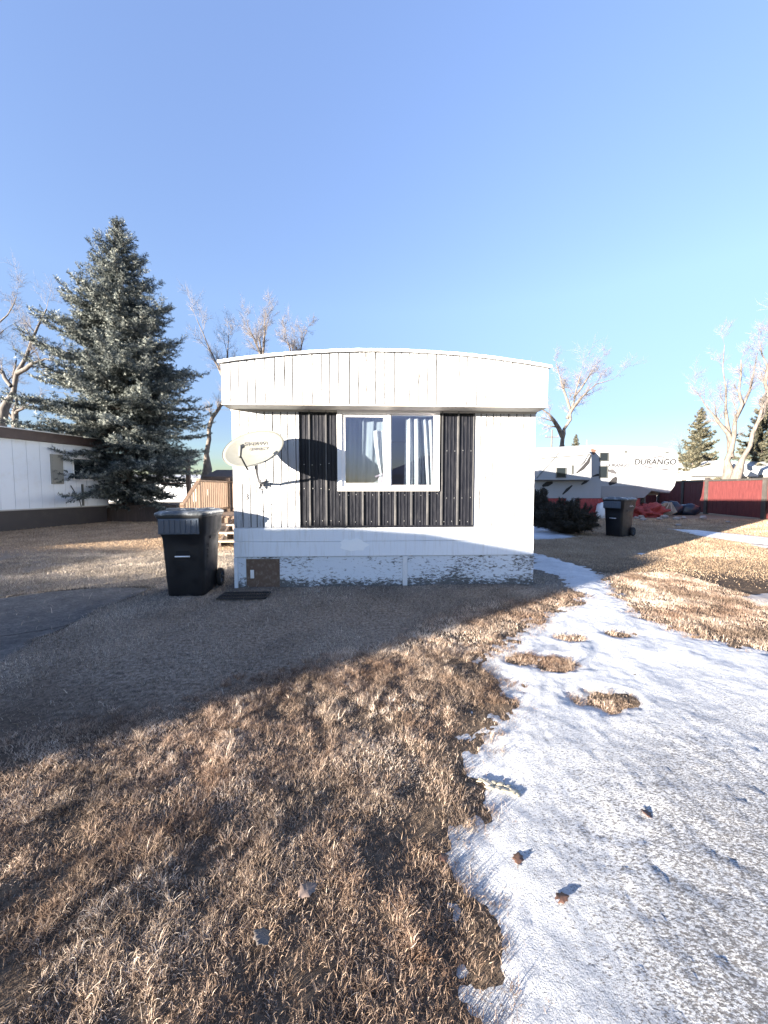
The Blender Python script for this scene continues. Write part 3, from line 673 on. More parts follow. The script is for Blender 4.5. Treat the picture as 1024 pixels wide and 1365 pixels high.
mb = MB(); mb.box(-.05, .05, -.03, -.022, -.07, .07); mb.box(-.028, -.02, -.08, -.03, -.03, .03); mb.box(.02, .028, -.08, -.03, -.03, .03)
for a, b in ((-.035, -.05), (.035, -.05), (-.035, .05), (.035, .05)): mb.tube([(a, -.03, b), (a, -.042, b)], .008, 6)
mb.tube([(0, -.03, -.01), (-.07, -.05, -.075)], .008, 6); mb.tube([(0, -.03, 0.02), (.06, -.05, .05)], .008, 6)
mb.build('mounting_bracket', M['grey_metal'], SDt)
mb = MB(); bk = dc-nrm*.085; mb.tube([top+Vector((0, .04, .12)), bk-nrm*.02], .03, 8); mb.box(-.06, .06, -.05, .05, -.012, .012, 0, Matrix.Translation(bk) @ Matrix((ax, ay, nrm)).transposed().to_4x4()); mb.build('rear_bracket', M['grey_metal'], SDt)
mb = MB()
cp = [(350, 648), (347, 655), (346, 664), (345, 672), (347, 679), (352, 684), (359, 687), (364, 685), (367, 679), (365, 674), (360, 672), (357, 674)]
pts = []
for i, (a, b) in enumerate(cp): u_, z_ = W(a, b, .03); pts.append(Vector((u_, -.025-.006*math.sin(i), z_))-loc0)
sm = []
for i in range(len(pts)-1):
    for t_ in (0, .5): sm.append(pts[i].lerp(pts[i+1], t_))
mb.tube(sm, .0032, 5); mb.build('cable', M['cable'], SDt, True)

# ------------------------------------------------------------------ wheelie bins
def rrect(w, d, z, r=.06, cx=0, cy=0, n=5):
    pts = []
    for (sx, sy, a0) in ((1, -1, -90), (1, 1, 0), (-1, 1, 90), (-1, -1, 180)):
        for i in range(n):
            a = R(a0+90*i/(n-1)); pts.append((cx+sx*(w/2-r)+math.cos(a)*r, cy+sy*(d/2-r)+math.sin(a)*r, z))
    return pts
def make_bin(label, loc, rz, lettering=None):
    t = thing('wheelie_bin', label, 'wheelie bin', loc, rz, None)
    mb = MB(); mb.loft([rrect(.47, .58, .0, .05), rrect(.48, .60, .04, .06), rrect(.535, .68, .62, .07), rrect(.55, .70, .74, .07), rrect(.61, .76, .80, .08), rrect(.63, .79, .98, .08), rrect(.66, .82, .985, .09), rrect(.66, .82, 1.01, .09), rrect(.60, .76, 1.01, .08), rrect(.5, .62, .5, .06)], True)
    b = mb.build('body', M['bin'], t, True, .004)
    # ribbed upper front panel
    mb = MB()
    for i in range(7):
        u = -.225+i*.068; mb.prism([(u-.027, .800), (u+.027, .800), (u+.029, .962), (u-.029, .962)], -.412, -.380)
    mb.box(-.275, .24, -.404, -.380, .785, .978); mb.build('ribbed_panel', M['bin_rib'], t, bevel=.006)
    # lid
    mb = MB(); mb.loft([rrect(.67, .84, 1.012, .09), rrect(.68, .85, 1.02, .09), rrect(.67, .84, 1.045, .09), rrect(.58, .74, 1.07, .1), rrect(.4, .5, 1.078, .1)], True)
    lid = mb.build('lid', M['bin_lid'], t, True)
    mb = MB(); mb.loft([rrect(.40, .16, 1.070, .05, -.04, -.22), rrect(.38, .14, 1.093, .05, -.04, -.22), rrect(.34, .10, 1.098, .04, -.04, -.22)], True); mb.loft([rrect(.16, .3, 1.07, .05, .2, .05), rrect(.13, .27, 1.088, .05, .2, .05)], True)
    mb.build('lid_ridge', M['bin_lid'], lid, True)
    # front recess and catch bar
    mb = MB(); pl = [(-.085, .50), (.085, .50), (.085, .60), (.065, .64), (.03, .66), (-.03, .66), (-.065, .64), (-.085, .60)]
    mb.prism(pl, -.337, -.322); mb.build('front_recess', mat('bin_recess', (.004, .005, .006), .8), t)
    mb = MB(); mb.tube([(-.095, -.350, .505), (.095, -.350, .505)], .011, 8); mb.build('catch_bar', mat('bright_steel', (.75, .75, .76), .35, .5), t, True)
    # handle at the back
    mb = MB(); mb.tube([(-.24, .40, .93), (-.24, .47, .95), (.24, .47, .95), (.24, .40, .93)], .014, 8); mb.build('handle', M['bin'], t, True)
    mb = MB(); mb.tube([(-.31, .28, .125), (.31, .28, .125)], .012, 8); mb.build('axle', M['grey_metal'], t)
    for sx in (-1, 1):
        mb = MB(); N = 24
        for r_, x0, x1 in ((.125, .255, .31),):
            rings = [[(sx*xx, .28+math.cos(2*math.pi*i/N)*rr, .125+math.sin(2*math.pi*i/N)*rr) for i in range(N)] for xx, rr in ((.255, .09), (.257, .118), (.27, .125), (.30, .125), (.312, .118), (.314, .08), (.300, .06), (.300, .025), (.318, .02))]
            mb.loft(rings, True)
        w_ = mb.build('wheel', M['rubber'], t, True)
        mb = MB(); 
        for i in range(6):
            a = i*math.pi/3; mb.tube([(sx*.306, .28+math.cos(a)*.02, .125+math.sin(a)*.02), (sx*.309, .28+math.cos(a)*.085, .125+math.sin(a)*.085)], .008, 5)
        mb.build('hub', M['bin_rib'], w_)
    # side mouldings
    for sx in (-1, 1): mb = MB(); mb.box(sx*.262, sx*.288, -.10, .12, .70, .74); mb.build('side_grip', M['bin'], t, bevel=.008)
    t.scale = (.97, .92, 1.05)
    if lettering:
        for ln, (dz_, sz) in zip(lettering[0], lettering[1]):
            text_mesh('lettering', ln, sz, lettering[2], t, lettering[3](dz_), lettering[4], .002)
    return t
g1 = G(234, 795)
make_bin('black wheelie bin with bright catch bar standing left of the white house', (-2.63, 5.24, .0), R(5), (['9', '2', '4'], [(.62, .07), (.55, .07), (.48, .07)], M['ink'], lambda z: (.269+.0475*(z-.5)/.6-.0035+.003, -.18, z), (math.pi/2, 0, math.pi/2)))
make_bin('black wheelie bin with pale side lettering out in the side yard near the trailer', (6.95, 11.35, .0), R(-60), (['LOC'], [(.80, .11)], mat('white_lettering', (.6, .6, .6), .6), lambda z: (.307, .10, z+.06), (math.pi/2, 0, math.pi/2)))

# ------------------------------------------------------------------ drain mat
mx, my = G(326, 796.5); mt = thing('boot_mat', 'black slatted rubber mat lying on the lawn in front of the access door', 'mat', (mx, my, .018), R(3))
mb = MB(); frame_box(mb, 0, 0, 0, 0, 0, 0, 0) if False else None
for i in range(19): x_ = -.29+i*.0322; mb.box(x_-.006, x_+.006, -.135, .135, .004, .016)
for y_ in (-.14, 0, .14): mb.box(-.30, .30, y_-.008, y_+.008, .0, .019)
mb.box(-.305, -.29, -.148, .148, 0, .0195); mb.box(.29, .305, -.148, .148, 0, .0195)
mb.build('grating', M['rubber'], mt)

# ------------------------------------------------------------------ wooden steps and landing beside the house
DK = thing('wooden_landing', 'weathered tan timber landing with balustrade and open steps at the left side of the house', 'deck', (-2.40, 10.0, 0), HR*.3)
x0_, x1_ = -2.45, .10
mb = MB(); fl = W(300, 691)
for i in range(14): mb.box(x0_, x1_, .02+i*.145, .02+i*.145+.138, .64, .675)
mb.build('floor_boards', M['timber'], DK)
for y_ in (.09, 2.0):
    for x_ in (x0_+.06, -1.2, x1_-.06): mb = MB(); mb.box(x_-.045, x_+.045, y_-.045, y_+.045, -.02, .638); mb.build('support_post', M['timber'], DK)
mb = MB(); mb.box(x0_, x1_, .0, .04, .50, .638); mb.build('rim_joist', M['timber'], DK)
pt_ = painted('pale_worn_treads', (.27, .21, .16), (.15, .11, .08), .6, 6)
for i, (z_, y_) in enumerate(((.47, -.28), (.30, -.56), (.13, -.84))): mb = MB(); mb.box(x0_+.02, x1_, y_, y_+.29, z_-.02, z_+.02); mb.build('tread', pt_, DK)
ps_ = M['dark_timber']
pq_ = painted('pale_support', (.24, .19, .145), (.14, .10, .08), .6, 6)
for x_, y_, z0_, z1_ in ((-.55, -.02, .49, .64), (-.62, -.27, .32, .45), (-.70, -.55, .15, .28), (-.78, -.83, -.02, .11), (-1.4, -.27, .32, .45), (-1.5, -.55, .15, .28)):
    mb = MB(); mb.box(x_-.03, x_+.03, y_-.03, y_-.004, z0_, z1_); mb.build('riser_block', pq_, DK)
for x_ in (x0_+.10, -1.55, -.78, x1_-.1):
    mb = MB()
    v = [(x_-.02, -.80, -.02), (x_-.02, .0, -.02), (x_-.02, .0, .62), (x_-.02, -.27, .448), (x_-.02, -.55, .278), (x_-.02, -.80, .108)]
    v2 = [(a+.04, b, c) for a, b, c in v]; n = len(v)
    mb.add(v+v2, [tuple(range(n))[::-1], tuple(range(n, 2*n))]+[(i, (i+1) % n, (i+1) % n+n, i+n) for i in range(n)]); mb.build('stringer', ps_, DK)
mb = MB(); xr = x0_+.04
def rail(mb, p, q, w=.045, h=.02):
    p = Vector(p); q = Vector(q); d = (q-p); L = d.length; d.normalize(); s_ = d.cross(Vector((0, 0, 1))).normalized(); u_ = s_.cross(d)
    v = []
    for e in (p, q):
        for a, b in ((-1, -1), (1, -1), (1, 1), (-1, 1)): v.append(e+s_*a*w+u_*b*h)
    mb.add(v, [(0, 1, 2, 3), (7, 6, 5, 4), (0, 4, 5, 1), (1, 5, 6, 2), (2, 6, 7, 3), (3, 7, 4, 0)])
rail(mb, (xr, -.86, .98), (xr, .05, 1.60)); rail(mb, (xr, .05, 1.60), (xr, 2.0, 1.60)); rail(mb, (xr, -.82, .30), (xr, .05, .80), .02, .03); rail(mb, (xr, .05, .80), (xr, 2.0, .80), .02, .03); rail(mb, (xr, 2.0, 1.60), (-1.3, 2.0, 1.60))
mb.build('handrail', M['timber'], DK)
for i, y_ in enumerate(list(np.arange(-.72, 0, .13))+list(np.arange(.10, 2.0, .13))):
    zt = 1.58 if y_ > 0 else 1.58+.68*y_; zb = .78 if y_ > 0 else .78+.58*y_
    mb = MB(); mb.box(xr-.018, xr+.018, y_-.02, y_+.02, zb, zt-.01); mb.build('baluster', M['timber'], DK)
for i, x_ in enumerate(np.arange(x0_+.2, -1.3, .15)):
    mb = MB(); mb.box(x_-.02, x_+.02, 1.98, 2.02, .70, 1.59); mb.build('baluster', M['timber'], DK)
for y_, z_ in ((-.80, 1.05), (.05, 1.66), (2.0, 1.72)):
    mb = MB(); mb.box(xr-.045, xr+.045, y_-.045, y_+.045, -.02, z_); mb.build('newel_post', M['timber'], DK)
mb = MB(); mb.tube([(0, 0, 0), (0, 0, .14)], [.055, .065], 12); o = mb.build('white_bucket', M['bag_white']); o.location = (-3.55, 11.2, .675); tag(o, 'small white bucket standing on the timber landing', 'bucket')
mb = MB(); mb.tube([(0, 0, 0), (0, 0, .16), (0, 0, .22)], [.05, .06, .02], 12); o = mb.build('jug', mat('grey_plastic', (.2, .2, .2), .5)); o.location = (-3.30, 11.3, .675); tag(o, 'small dark jug on the timber landing beside the white bucket', 'jug')

# ------------------------------------------------------------------ neighbouring trailer on the left
TA = math.atan2(.26, 1)
TL = thing('neighbour_trailer', 'long white trailer with dark brown roof edge and black skirting at the left edge', 'mobile home', (-14.35, 4.6, 0), -TA)
# local: x to the right wall = 0, body extends to negative x, y along the trailer
LN = 11.7
mb = MB(); mb.box(-4.2, 0, 0, LN, .70, 3.02)
for i in range(int(LN/.4)): mb.box(0, .012, .03+i*.4, .03+i*.4+.385, .72, 3.0)
mb.build('wall', M['neighbour_white'], TL)
mb = MB(); mb.box(-4.35, .16, -.12, LN+.12, 3.02, 3.34); mb.build('roof_fascia', M['brown_trim'], TL, bevel=.01)
mb = MB(); mb.prism([(-4.4, 3.342), (.2, 3.342), (.2, 3.37), (-.8, 3.46), (-2.1, 3.5), (-3.4, 3.46), (-4.4, 3.37)], -.15, LN+.15); mb.build('roof', M['roof_metal'], TL)
mb = MB(); mb.box(-4.15, -.04, .05, LN-.05, -.05, .697); mb.build('skirting', M['dark_skirt'], TL)
mb = MB(); mb.box(0.0, .03, 0, LN, .66, .70); mb.build('sill_strip', mat('grey_strip', (.3, .3, .3), .6), TL)
for y0_, y1_, z0_, z1_ in ((10.3, 11.2, 1.7, 2.55), (4.0, 5.4, 1.6, 2.5)):
    wn = thing('window', None, None); wn.parent = TL
    mb = MB(); mb.box(.012, .05, y0_, y1_, z0_, z0_+.05); mb.box(.012, .05, y0_, y1_, z1_-.05, z1_); mb.box(.012, .05, y0_, y0_+.05, z0_+.05, z1_-.05); mb.box(.012, .05, y1_-.05, y1_, z0_+.05, z1_-.05); mb.build('window_frame', M['vinyl'], wn)
    mb = MB(); mb.box(.0125, .022, y0_+.05, y1_-.05, z0_+.05, z1_-.05); mb.build('pane', M['dark_glass'], wn)
# shutters by the window
for y0_ in (9.55,):
    mb = MB()
    mb.box(.0125, .04, y0_, y0_+.42, 1.55, 2.62)
    for i in range(9): mb.box(.04, .052, y0_+.05, y0_+.37, 1.62+i*.105, 1.69+i*.105)
    mb.build('shutter', mat('grey_shutter', (.22, .22, .2), .6), TL)
mb = MB(); mb.box(0.02, .06, 10.6, 10.66, .72, 1.55); mb.tube([(.04, 10.2, 1.5), (.05, 10.5, .9), (.04, 10.55, .7)], .015, 6); mb.build('drain_pipe', M['dark_grey'], TL)
# its porch behind the spruce
PO = thing('brown_porch', 'dark brown timber porch with square posts behind the blue spruce', 'porch', (-11.3, 16.1, 0), -TA*.3)
mb = MB(); mb.box(-1.2, 3.3, 0, 2.4, .62, .70); mb.build('floor', M['dark_timber'], PO)
mb = MB(); mb.box(-1.2, 3.3, .02, .05, -.02, .615); mb.build('skirt_boards', M['dark_timber'], PO)
for x_ in (-1.1, .25, 3.2):
    mb = MB(); mb.box(x_-.07, x_+.07, .06, .2, -.02, 2.6); mb.build('post', M['dark_timber'], PO)
mb = MB(); rail(mb, (-1.1, .12, 1.60), (3.2, .12, 1.60), .04, .03); mb.build('rail', M['dark_timber'], PO)
mb = MB(); mb.loft([rrect(.62, .4, 0, .05), rrect(.66, .44, .28, .05), rrect(.7, .48, .3, .05), rrect(.6, .4, .36, .05)], True); o = mb.build('storage_tub', M['blue'], None, True); o.location = (-11.25, 16.95, .70); tag(o, 'blue plastic storage tub on the brown porch', 'storage tub')

# ------------------------------------------------------------------ generic simple houses
def simple_home(name, label, loc, rz, w, d, h, roof_h, wall, roof, wins, cat='mobile home', over=.2, skirt=.5, doors=()):
    t = thing(name, label, cat, loc, rz)
    mb = MB(); mb.box(-w/2, w/2, 0, d, skirt, h); mb.build('wall', wall, t)
    mb = MB(); mb.box(-w/2+.03, w/2-.03, .03, d-.03, -.05, skirt-.002); mb.build('skirting', M['dark_skirt'], t)
    mb = MB()
    if w > d: # ridge along x
        v = [(-w/2-over, -over, h), (w/2+over, -over, h), (w/2+over, d+over, h), (-w/2-over, d+over, h), (-w/2-over, d/2, h+roof_h), (w/2+over, d/2, h+roof_h)]
        v += [(a, b, c+.14) for a, b, c in v]
        mb.add(v, [(0, 1, 2, 3), (6, 7, 11, 10), (9, 10, 11, 8), (0, 6, 7, 1) [::-1], (2, 8, 9, 3)[::-1], (0, 3, 9, 10, 6), (1, 7, 11, 8, 2)])
        mb.add([(-w/2, 0, h), (-w/2, d, h), (-w/2, d/2, h+roof_h), (w/2, 0, h), (w/2, d, h), (w/2, d/2, h+roof_h)], [(0, 2, 1), (3, 4, 5)])
    else:
        mb.prism([(-w/2-over, h), (w/2+over, h), (w/2+over, h+.14), (0, h+roof_h+.14), (-w/2-over, h+.14)], -over, d+over)
    mb.build('roof', roof, t)
    for (a, b, c, e) in wins:
        wn = thing('window', None, None); wn.parent = t
        mb = MB(); frame_box(mb, a, b, c, e, .06, -.03, .0); mb.build('window_frame', M['vinyl'], wn)
        mb = MB(); mb.box(a+.06, b-.06, -.012, -.002, c+.06, e-.06); mb.build('pane', M['dark_glass'], wn)
    for (a, b, c) in doors:
        dr = MB(); dr.box(a, b, -.04, 0, skirt, skirt+c); dd = dr.build('door', M['brown_trim'], t)
        dr = MB(); dr.tube([(b-.1, -.04, skirt+1), (b-.1, -.08, skirt+1)], .025, 8); dr.build('handle', M['grey_metal'], dd)
    return t
# far white trailer behind the spruce, shed behind the landing, pale houses beyond the red fence
simple_home('white_trailer', 'far white trailer glimpsed behind the lower spruce branches', (-14.5, 25.5, 0), R(3), 15, 4, 1.9, .3, M['neighbour_white'], M['house_roof'], [(-4, -3, 1.0, 1.6), (3.0, 4, 1.0, 1.6)])
t = simple_home('dark_shed', 'dark brown shed between the timber landing and the house wall', (-5.75, 16.6, 0), R(0), 3.6, 2.4, 1.75, .35, M['dark_timber'], M['dark_timber'], [], 'shed', .15, .1, [(-.4, .5, 1.6)])
c = A(962, 640, 32)
simple_home('pale_house', 'pale sunlit house with a low snowy roof beyond the red fence', (c.x, 32, 0), R(10), 6.0, 6, 2.35, 1.2, M['house_wall'], M['house_roof'], [(-2.1, -1.2, 1.2, 2.0), (-.4, .6, 1.2, 2.0)], 'house', .3, .2)
c = A(1075, 640, 34)
simple_home('pale_house', 'second pale house at the right edge beyond the red fence behind the bare trees', (c.x, 33, 0), R(4), 8.5, 6, 2.5, 1.2, M['house_wall'], M['house_roof'], [(-3.4, -2.2, 1.2, 2.1)], 'house', .3, .2)
# across the road, behind the viewer: they throw the long morning shade and show in the window glass
t = thing('street_trailer', 'white mobile home across the road whose long shadow covers the lawn', 'mobile home', (-16*math.sin(SUN_AZ), -16*math.cos(SUN_AZ), 0), -SUN_AZ)
prof = [(-6.95, .5), (-2.56, .5), (-2.56, 2.95), (-3.1, 3.02), (-4.0, 3.15), (-4.7, 3.12), (-5.35, 3.0), (-5.4, 3.18), (-6.3, 3.2), (-6.9, 3.1), (-6.95, 3.05)]
mb = MB(); mb.prism(prof, -14, 0); mb.build('wall', M['neighbour_white'], t)
mb = MB(); mb.box(-6.9, -2.55, -13.95, -.05, -.1, .498); mb.build('skirting', M['dark_skirt'], t)
wn = thing('window', None, None); wn.parent = t
mb = MB(); mb.box(-5.4, -3.9, .0, .03, 1.3, 1.36); mb.box(-5.4, -3.9, .0, .03, 2.3, 2.36); mb.box(-5.4, -5.34, .0, .03, 1.36, 2.3); mb.box(-3.96, -3.9, .0, .03, 1.36, 2.3); mb.build('window_frame', M['vinyl'], wn); mb = MB(); mb.box(-5.34, -3.96, .002, .012, 1.36, 2.3); mb.build('pane', M['dark_glass'], wn)
t = thing('shade_fence', 'grey board fence added across the road to shade the lawn and drive', 'fence', (-16*math.sin(SUN_AZ), -16*math.cos(SUN_AZ), 0), -SUN_AZ)  # unseen fence added as a shade caster, its height set by the shadow's reach
mb = MB(); s_ = -7.0
while s_ > -14: h_ = 1.93+.10*math.sin(s_*1.7)+random.uniform(-.02, .02); mb.box(s_-.14, s_, -.02, 0, .03, h_); s_ -= .145
mb.build('board_panel', M['dark_timber'], t); mb = MB(); mb.box(-14.2, -7, -.07, -.022, .5, .6); mb.build('rail', M['dark_timber'], t)
simple_home('gabled_house', 'white gabled house across the road reflected in the right window pane', (6.3, -21.5, 0), R(180), 7.0, 8, 2.5, 1.5, M['house_wall'], M['house_roof'], [(-2.4, -1.0, 1.2, 2.2), (.6, 2.0, 1.2, 2.2)], 'house', .3, .2)
rd = MB(); rd.add([(-200, -11, .03), (200, -11, .03), (200, -6.8, .03), (-200, -6.8, .03)], [(0, 1, 2, 3)]); o = rd.build('road', M['road']); tag(o, kind='structure')

# ------------------------------------------------------------------ the fifth-wheel trailer
RVY = 18.6
def px(a, b, Y=RVY): p = A(a, b, Y); return (p.x, p.z)
RV = thing('travel_trailer', 'white fifth-wheel travel trailer with black swooshes, slide-out and red tarp skirt', 'camper trailer', (px(800, 650)[0], RVY, 0), 0)
OX = px(800, 650)[0]
def rp(a, b, Y=RVY): q = px(a, b, Y); return (q[0]-OX, q[1])
mb = MB()
body = [rp(690, 664), rp(853, 664), rp(855, 652), rp(872, 655), rp(893, 657.5), rp(900, 648), rp(904.5, 632), rp(905, 614), rp(904, 605), rp(901, 600.5), rp(895, 598), rp(860, 595), rp(790, 593), rp(740, 596), rp(690, 598)]
mb.prism(body, 0, 2.45)
mb.build('body', M['rv_white'], RV, bevel=.04)
mb = MB(); poly = [rp(801, 663.5), rp(858, 663.5), rp(868, 654), rp(852, 648), rp(801, 648)]; mb.prism(poly, -.03, -.002); mb.build('basement_panel', M['rv_grey'], RV)
# slide-out with slanted cap
mb = MB(); so = [rp(717, 640, RVY-.6), rp(789, 640, RVY-.6), rp(789, 606, RVY-.6), rp(782, 598, RVY-.6), rp(757, 600, RVY-.6), rp(733, 605, RVY-.6), rp(722, 611, RVY-.6)]
mb.prism(so, -.60, -.002); mb.build('slide_out', M['rv_white'], RV, bevel=.03)
mb = MB(); mb.box(*(rp(700, 640)[0], rp(800, 640)[0]), -.12, -.002, rp(700, 664)[1], rp(700, 641)[1]); mb.build('lower_panel', M['rv_white'], RV)
mb = MB(); a = rp(722, 611, RVY-.62); b = rp(787, 606, RVY-.62); mb.tube([(a[0], -.61, a[1]), (b[0], -.61, b[1])], .02, 5); a = rp(716, 637, RVY-.62); b = rp(745, 604, RVY-.62); mb.tube([(a[0], -.61, a[1]), (b[0], -.61, b[1])], .02, 5)
mb.build('awning_strut', M['dark_grey'], RV)
for (a, b, c, d, off) in ((799, 603, 811.5, 615, 0), (798.5, 621, 810.5, 637.5, 0), (741, 623, 755, 637, -.6), (761.5, 620, 764.5, 632, -.6)):
    Y = RVY+off; p0 = rp(a, d, Y); p1 = rp(c, b, Y); wn = thing('window', None, None); wn.parent = RV
    mb = MB(); frame_box(mb, p0[0], p1[0], p0[1], p1[1], .035, off-.03, off-.001); mb.build('window_frame', M['dark_grey'], wn); mb = MB(); mb.box(p0[0]+.035, p1[0]-.035, off-.015, off-.002, p0[1]+.035, p1[1]-.035); mb.build('pane', M['dark_glass'], wn)
def swoosh(pts, wd, off, name='decal', m=None):
    mb = MB(); P = [Vector((*rp(a, b, RVY+off), 0)) for a, b in pts]; n = len(P); top_ = []; bot_ = []
    for i in range(n):
        d = (P[min(i+1, n-1)]-P[max(i-1, 0)]).normalized(); q = Vector((-d.y, d.x, 0)); w_ = wd*math.sin(math.pi*(i+.35)/(n-.3))
        top_.append(P[i]+q*w_); bot_.append(P[i]-q*w_)
    poly = [(p.x, p.y) for p in bot_+top_[::-1]]
    v = [(x_, off-.006, z_) for x_, z_ in poly]; N = len(poly)//2
    mb.add(v, [(i, i+1, 2*N-2-i, 2*N-1-i) for i in range(N-1)]); return mb.build(name, m or M['ink'], RV)
swoosh([(788, 606), (784, 616), (777, 624), (768, 631)], .09, -.6); swoosh([(786, 604), (779, 616), (770, 625)], .03, -.6)
swoosh([(810, 627), (816, 628), (822, 631)], .10, 0, m=M['ink_soft']); swoosh([(822, 636), (819, 641), (812, 646)], .16, 0); swoosh([(790, 635), (797, 633), (803, 633)], .06, 0)
swoosh([(723, 648), (730, 645), (737, 643)], .12, -.13); swoosh([(724, 650), (727, 655), (728, 660)], .12, -.13); swoosh([(750, 659), (756, 653), (763, 647)], .07, -.13); swoosh([(775, 646), (781, 642), (786, 639)], .07, -.13)
swoosh([(788, 599), (792, 601), (791, 606)], .12, -.001, m=mat('brown_decal', (.12, .07, .05), .6))
q = rp(873, 616); text_mesh('lettering', 'DURANGO', .38, M['ink'], RV, (q[0], -.012, q[1]), shear=.15, sx=1.05, bold=.007)
q = rp(812.5, 619); text_mesh('lettering', 'DURANGO', .22, M['ink_soft'], RV, (q[0]+.38, -.012, q[1]-.05), shear=.15, sx=1.0, bold=.006)
swoosh([(860, 611), (866, 607), (873, 610), (880, 608), (890, 612), (896, 618)], .025, 0, m=M['ink_soft']); swoosh([(852, 620), (866, 623), (884, 621)], .03, 0, m=M['ink_soft']); swoosh([(881, 626), (887, 625.5), (892, 626)], .035, 0, m=M['ink_soft'])
mb = MB(); q = rp(889, 603); mb.box(q[0]-.08, q[0]+.08, -.02, 0, q[1]-.04, q[1]+.04); q = rp(834, 602); mb.box(q[0]-.06, q[0]+.06, -.02, 0, q[1]-.06, q[1]+.06); mb.build('marker_light', M['dark_grey'], RV)
mb = MB(); a = rp(852, 655); mb.box(a[0], a[0]+1.3, .5, 1.9, 1.05, 1.2); mb.tube([(a[0]+1.0, 1.2, 1.2), (a[0]+1.0, 1.2, .5)], .08, 8); mb.tube([(a[0]+.45, .25, 1.1), (a[0]+.45, .25, .02)], .05, 8); mb.tube([(a[0]+.45, 2.2, 1.1), (a[0]+.45, 2.2, .02)], .05, 8)
mb.build('hitch', M['dark_grey'], RV)
# roof gear
mb = MB(); q = rp(880, 597); mb.box(q[0]-.9, q[0]+.3, .6, 1.4, q[1]-.05, q[1]+.14); mb.tube([(q[0]-3.0, 1, q[1]), (q[0]-3.0, 1, q[1]+.5)], .015, 5); mb.build('roof_vent', M['rv_grey'], RV, bevel=.03)
# red tarp skirt: wrinkled sheet
mb = MB(); v = []; f = []; NX, NZ = 120, 7; xa = rp(690, 660)[0]; xb = rp(850, 660)[0]
for i in range(NX+1):
    for j in range(NZ+1):
        s_ = i/NX; x_ = xa+(xb-xa)*s_; z_ = .93*(1-j/NZ)
        v.append((x_, -.14-.10*float(fbm(x_*2.2, z_*1.4, 5, 3))-.12*(j/NZ)*float(vnoise(x_*3, 0, 8)), z_-.03))
for i in range(NX):
    for j in range(NZ): a = i*(NZ+1)+j; f.append((a, a+1, a+NZ+2, a+NZ+1))
mb.add(v, f); mb.build('tarp_skirt', M['tarp'], RV, True)
mb = MB(); q = rp(757, 668); mb.box(q[0]-.2, q[0]+.2, -.30, -.24, q[1]-.18, q[1]+.18); mb.box(q[0]-.13, q[0]+.13, -.31, -.30, q[1]-.11, q[1]+.11); mb.build('vent_cover', M['rv_white'], RV)
for k_ in (0, 1):
    mb = MB(); N = 20; cx = rp(770, 660)[0]+k_*.95
    rings = [[(cx+math.cos(2*math.pi*i/N)*rr, yy, .38+math.sin(2*math.pi*i/N)*rr) for i in range(N)] for yy, rr in ((.1, .2), (.08, .36), (.1, .38), (.32, .38), (.34, .3))]
    mb.loft(rings, True); mb.build('wheel', M['rubber'], RV, True)

# ------------------------------------------------------------------ red board fence
FN = thing('red_fence', 'red stained vertical board fence with dark posts and top rail at the right', 'fence', (0, 0, 0))
fpts = [Vector((19.3, 27.0, 0)), Vector((18.35, 23.6, 0)), Vector((17.45, 20.8, 0)), Vector((16.85, 17.0, 0)), Vector((16.6, 13.4, 0))]
for i in range(len(fpts)-1):
    a, b = fpts[i], fpts[i+1]; d = (b-a); L = d.length; d.normalize(); nn = Vector((d.y, -d.x, 0))
    if nn.x > 0: nn = -nn
    mb = MB(); s_ = .06
    while s_ < L-.1:
        w_ = .135; mt_ = Matrix.Translation(a+d*s_) @ Matrix.Rotation(math.atan2(d.y, d.x), 4, 'Z')
        mb.box(0, w_, -.012+random.uniform(-.004, .004), .012, .06, 1.76+random.uniform(-.01, .01), 0, mt_); s_ += w_+.012
    mb.build('board_panel', M['red'], FN)
    mb = MB(); rail(mb, a+Vector((0, 0, 1.80)), b+Vector((0, 0, 1.80)), .05, .045); mb.build('rail', M['fence_black'], FN); mb = MB(); rail(mb, a-nn*.04+Vector((0, 0, .10)), b-nn*.04+Vector((0, 0, .10)), .02, .045); mb.build('rail', M['fence_black'], FN)
for p in fpts:
    mb = MB(); mb.box(p.x-.09, p.x+.07, p.y-.09, p.y+.09, -.05, 1.95 if p is fpts[2] else 1.88); mb.build('post', M['fence_black'], FN)
# fence running behind the trailer to the left
FB = thing('red_fence', 'dark red board fence running behind the travel trailer', 'fence', (0, 0, 0))
mb = MB(); s_ = 0
while s_ < 15: mb.box(19.2-s_-.14, 19.2-s_, 27.1+random.uniform(-.004, .004), 27.13, .05, 1.78+random.uniform(-.01, .01)); s_ += .152
mb.build('board_panel', M['red'], FB); mb = MB(); mb.box(4.2, 19.2, 27.04, 27.10, 1.70, 1.80); mb.build('rail', M['fence_black'], FB)

# ------------------------------------------------------------------ junk by the travel trailer
def blob(name, loc, rad, m, label, cat, seed=0, sub=3, rough_=.25, squash=1, fr=2.2, group=None):
    import bmesh
    bm = bmesh.new(); bmesh.ops.create_icosphere(bm, subdivisions=sub, radius=1)
    from mathutils import noise as mn
    for v in bm.verts:
        n_ = mn.fractal(v.co*fr+Vector((seed*7.3, 0, 0)), 1, 2, 3); v.co = v.co*(1+rough_*n_)
        v.co.x *= rad[0]; v.co.y *= rad[1]; v.co.z *= rad[2]
    me = bpy.data.meshes.new(name); bm.to_mesh(me); bm.free(); me.materials.append(m)
    me.polygons.foreach_set('use_smooth', [sub > 2]*len(me.polygons))
    o = bpy.data.objects.new(name, me); COL.objects.link(o); o.location = loc
    return tag(o, label, cat, group)
blob('rubbish_bag', (15.1, 20.2, .3), (.55, .45, .42), M['bag_blue'], 'dark blue rubbish bag leaning on the red fence end, left of the other one', 'bag', 1)
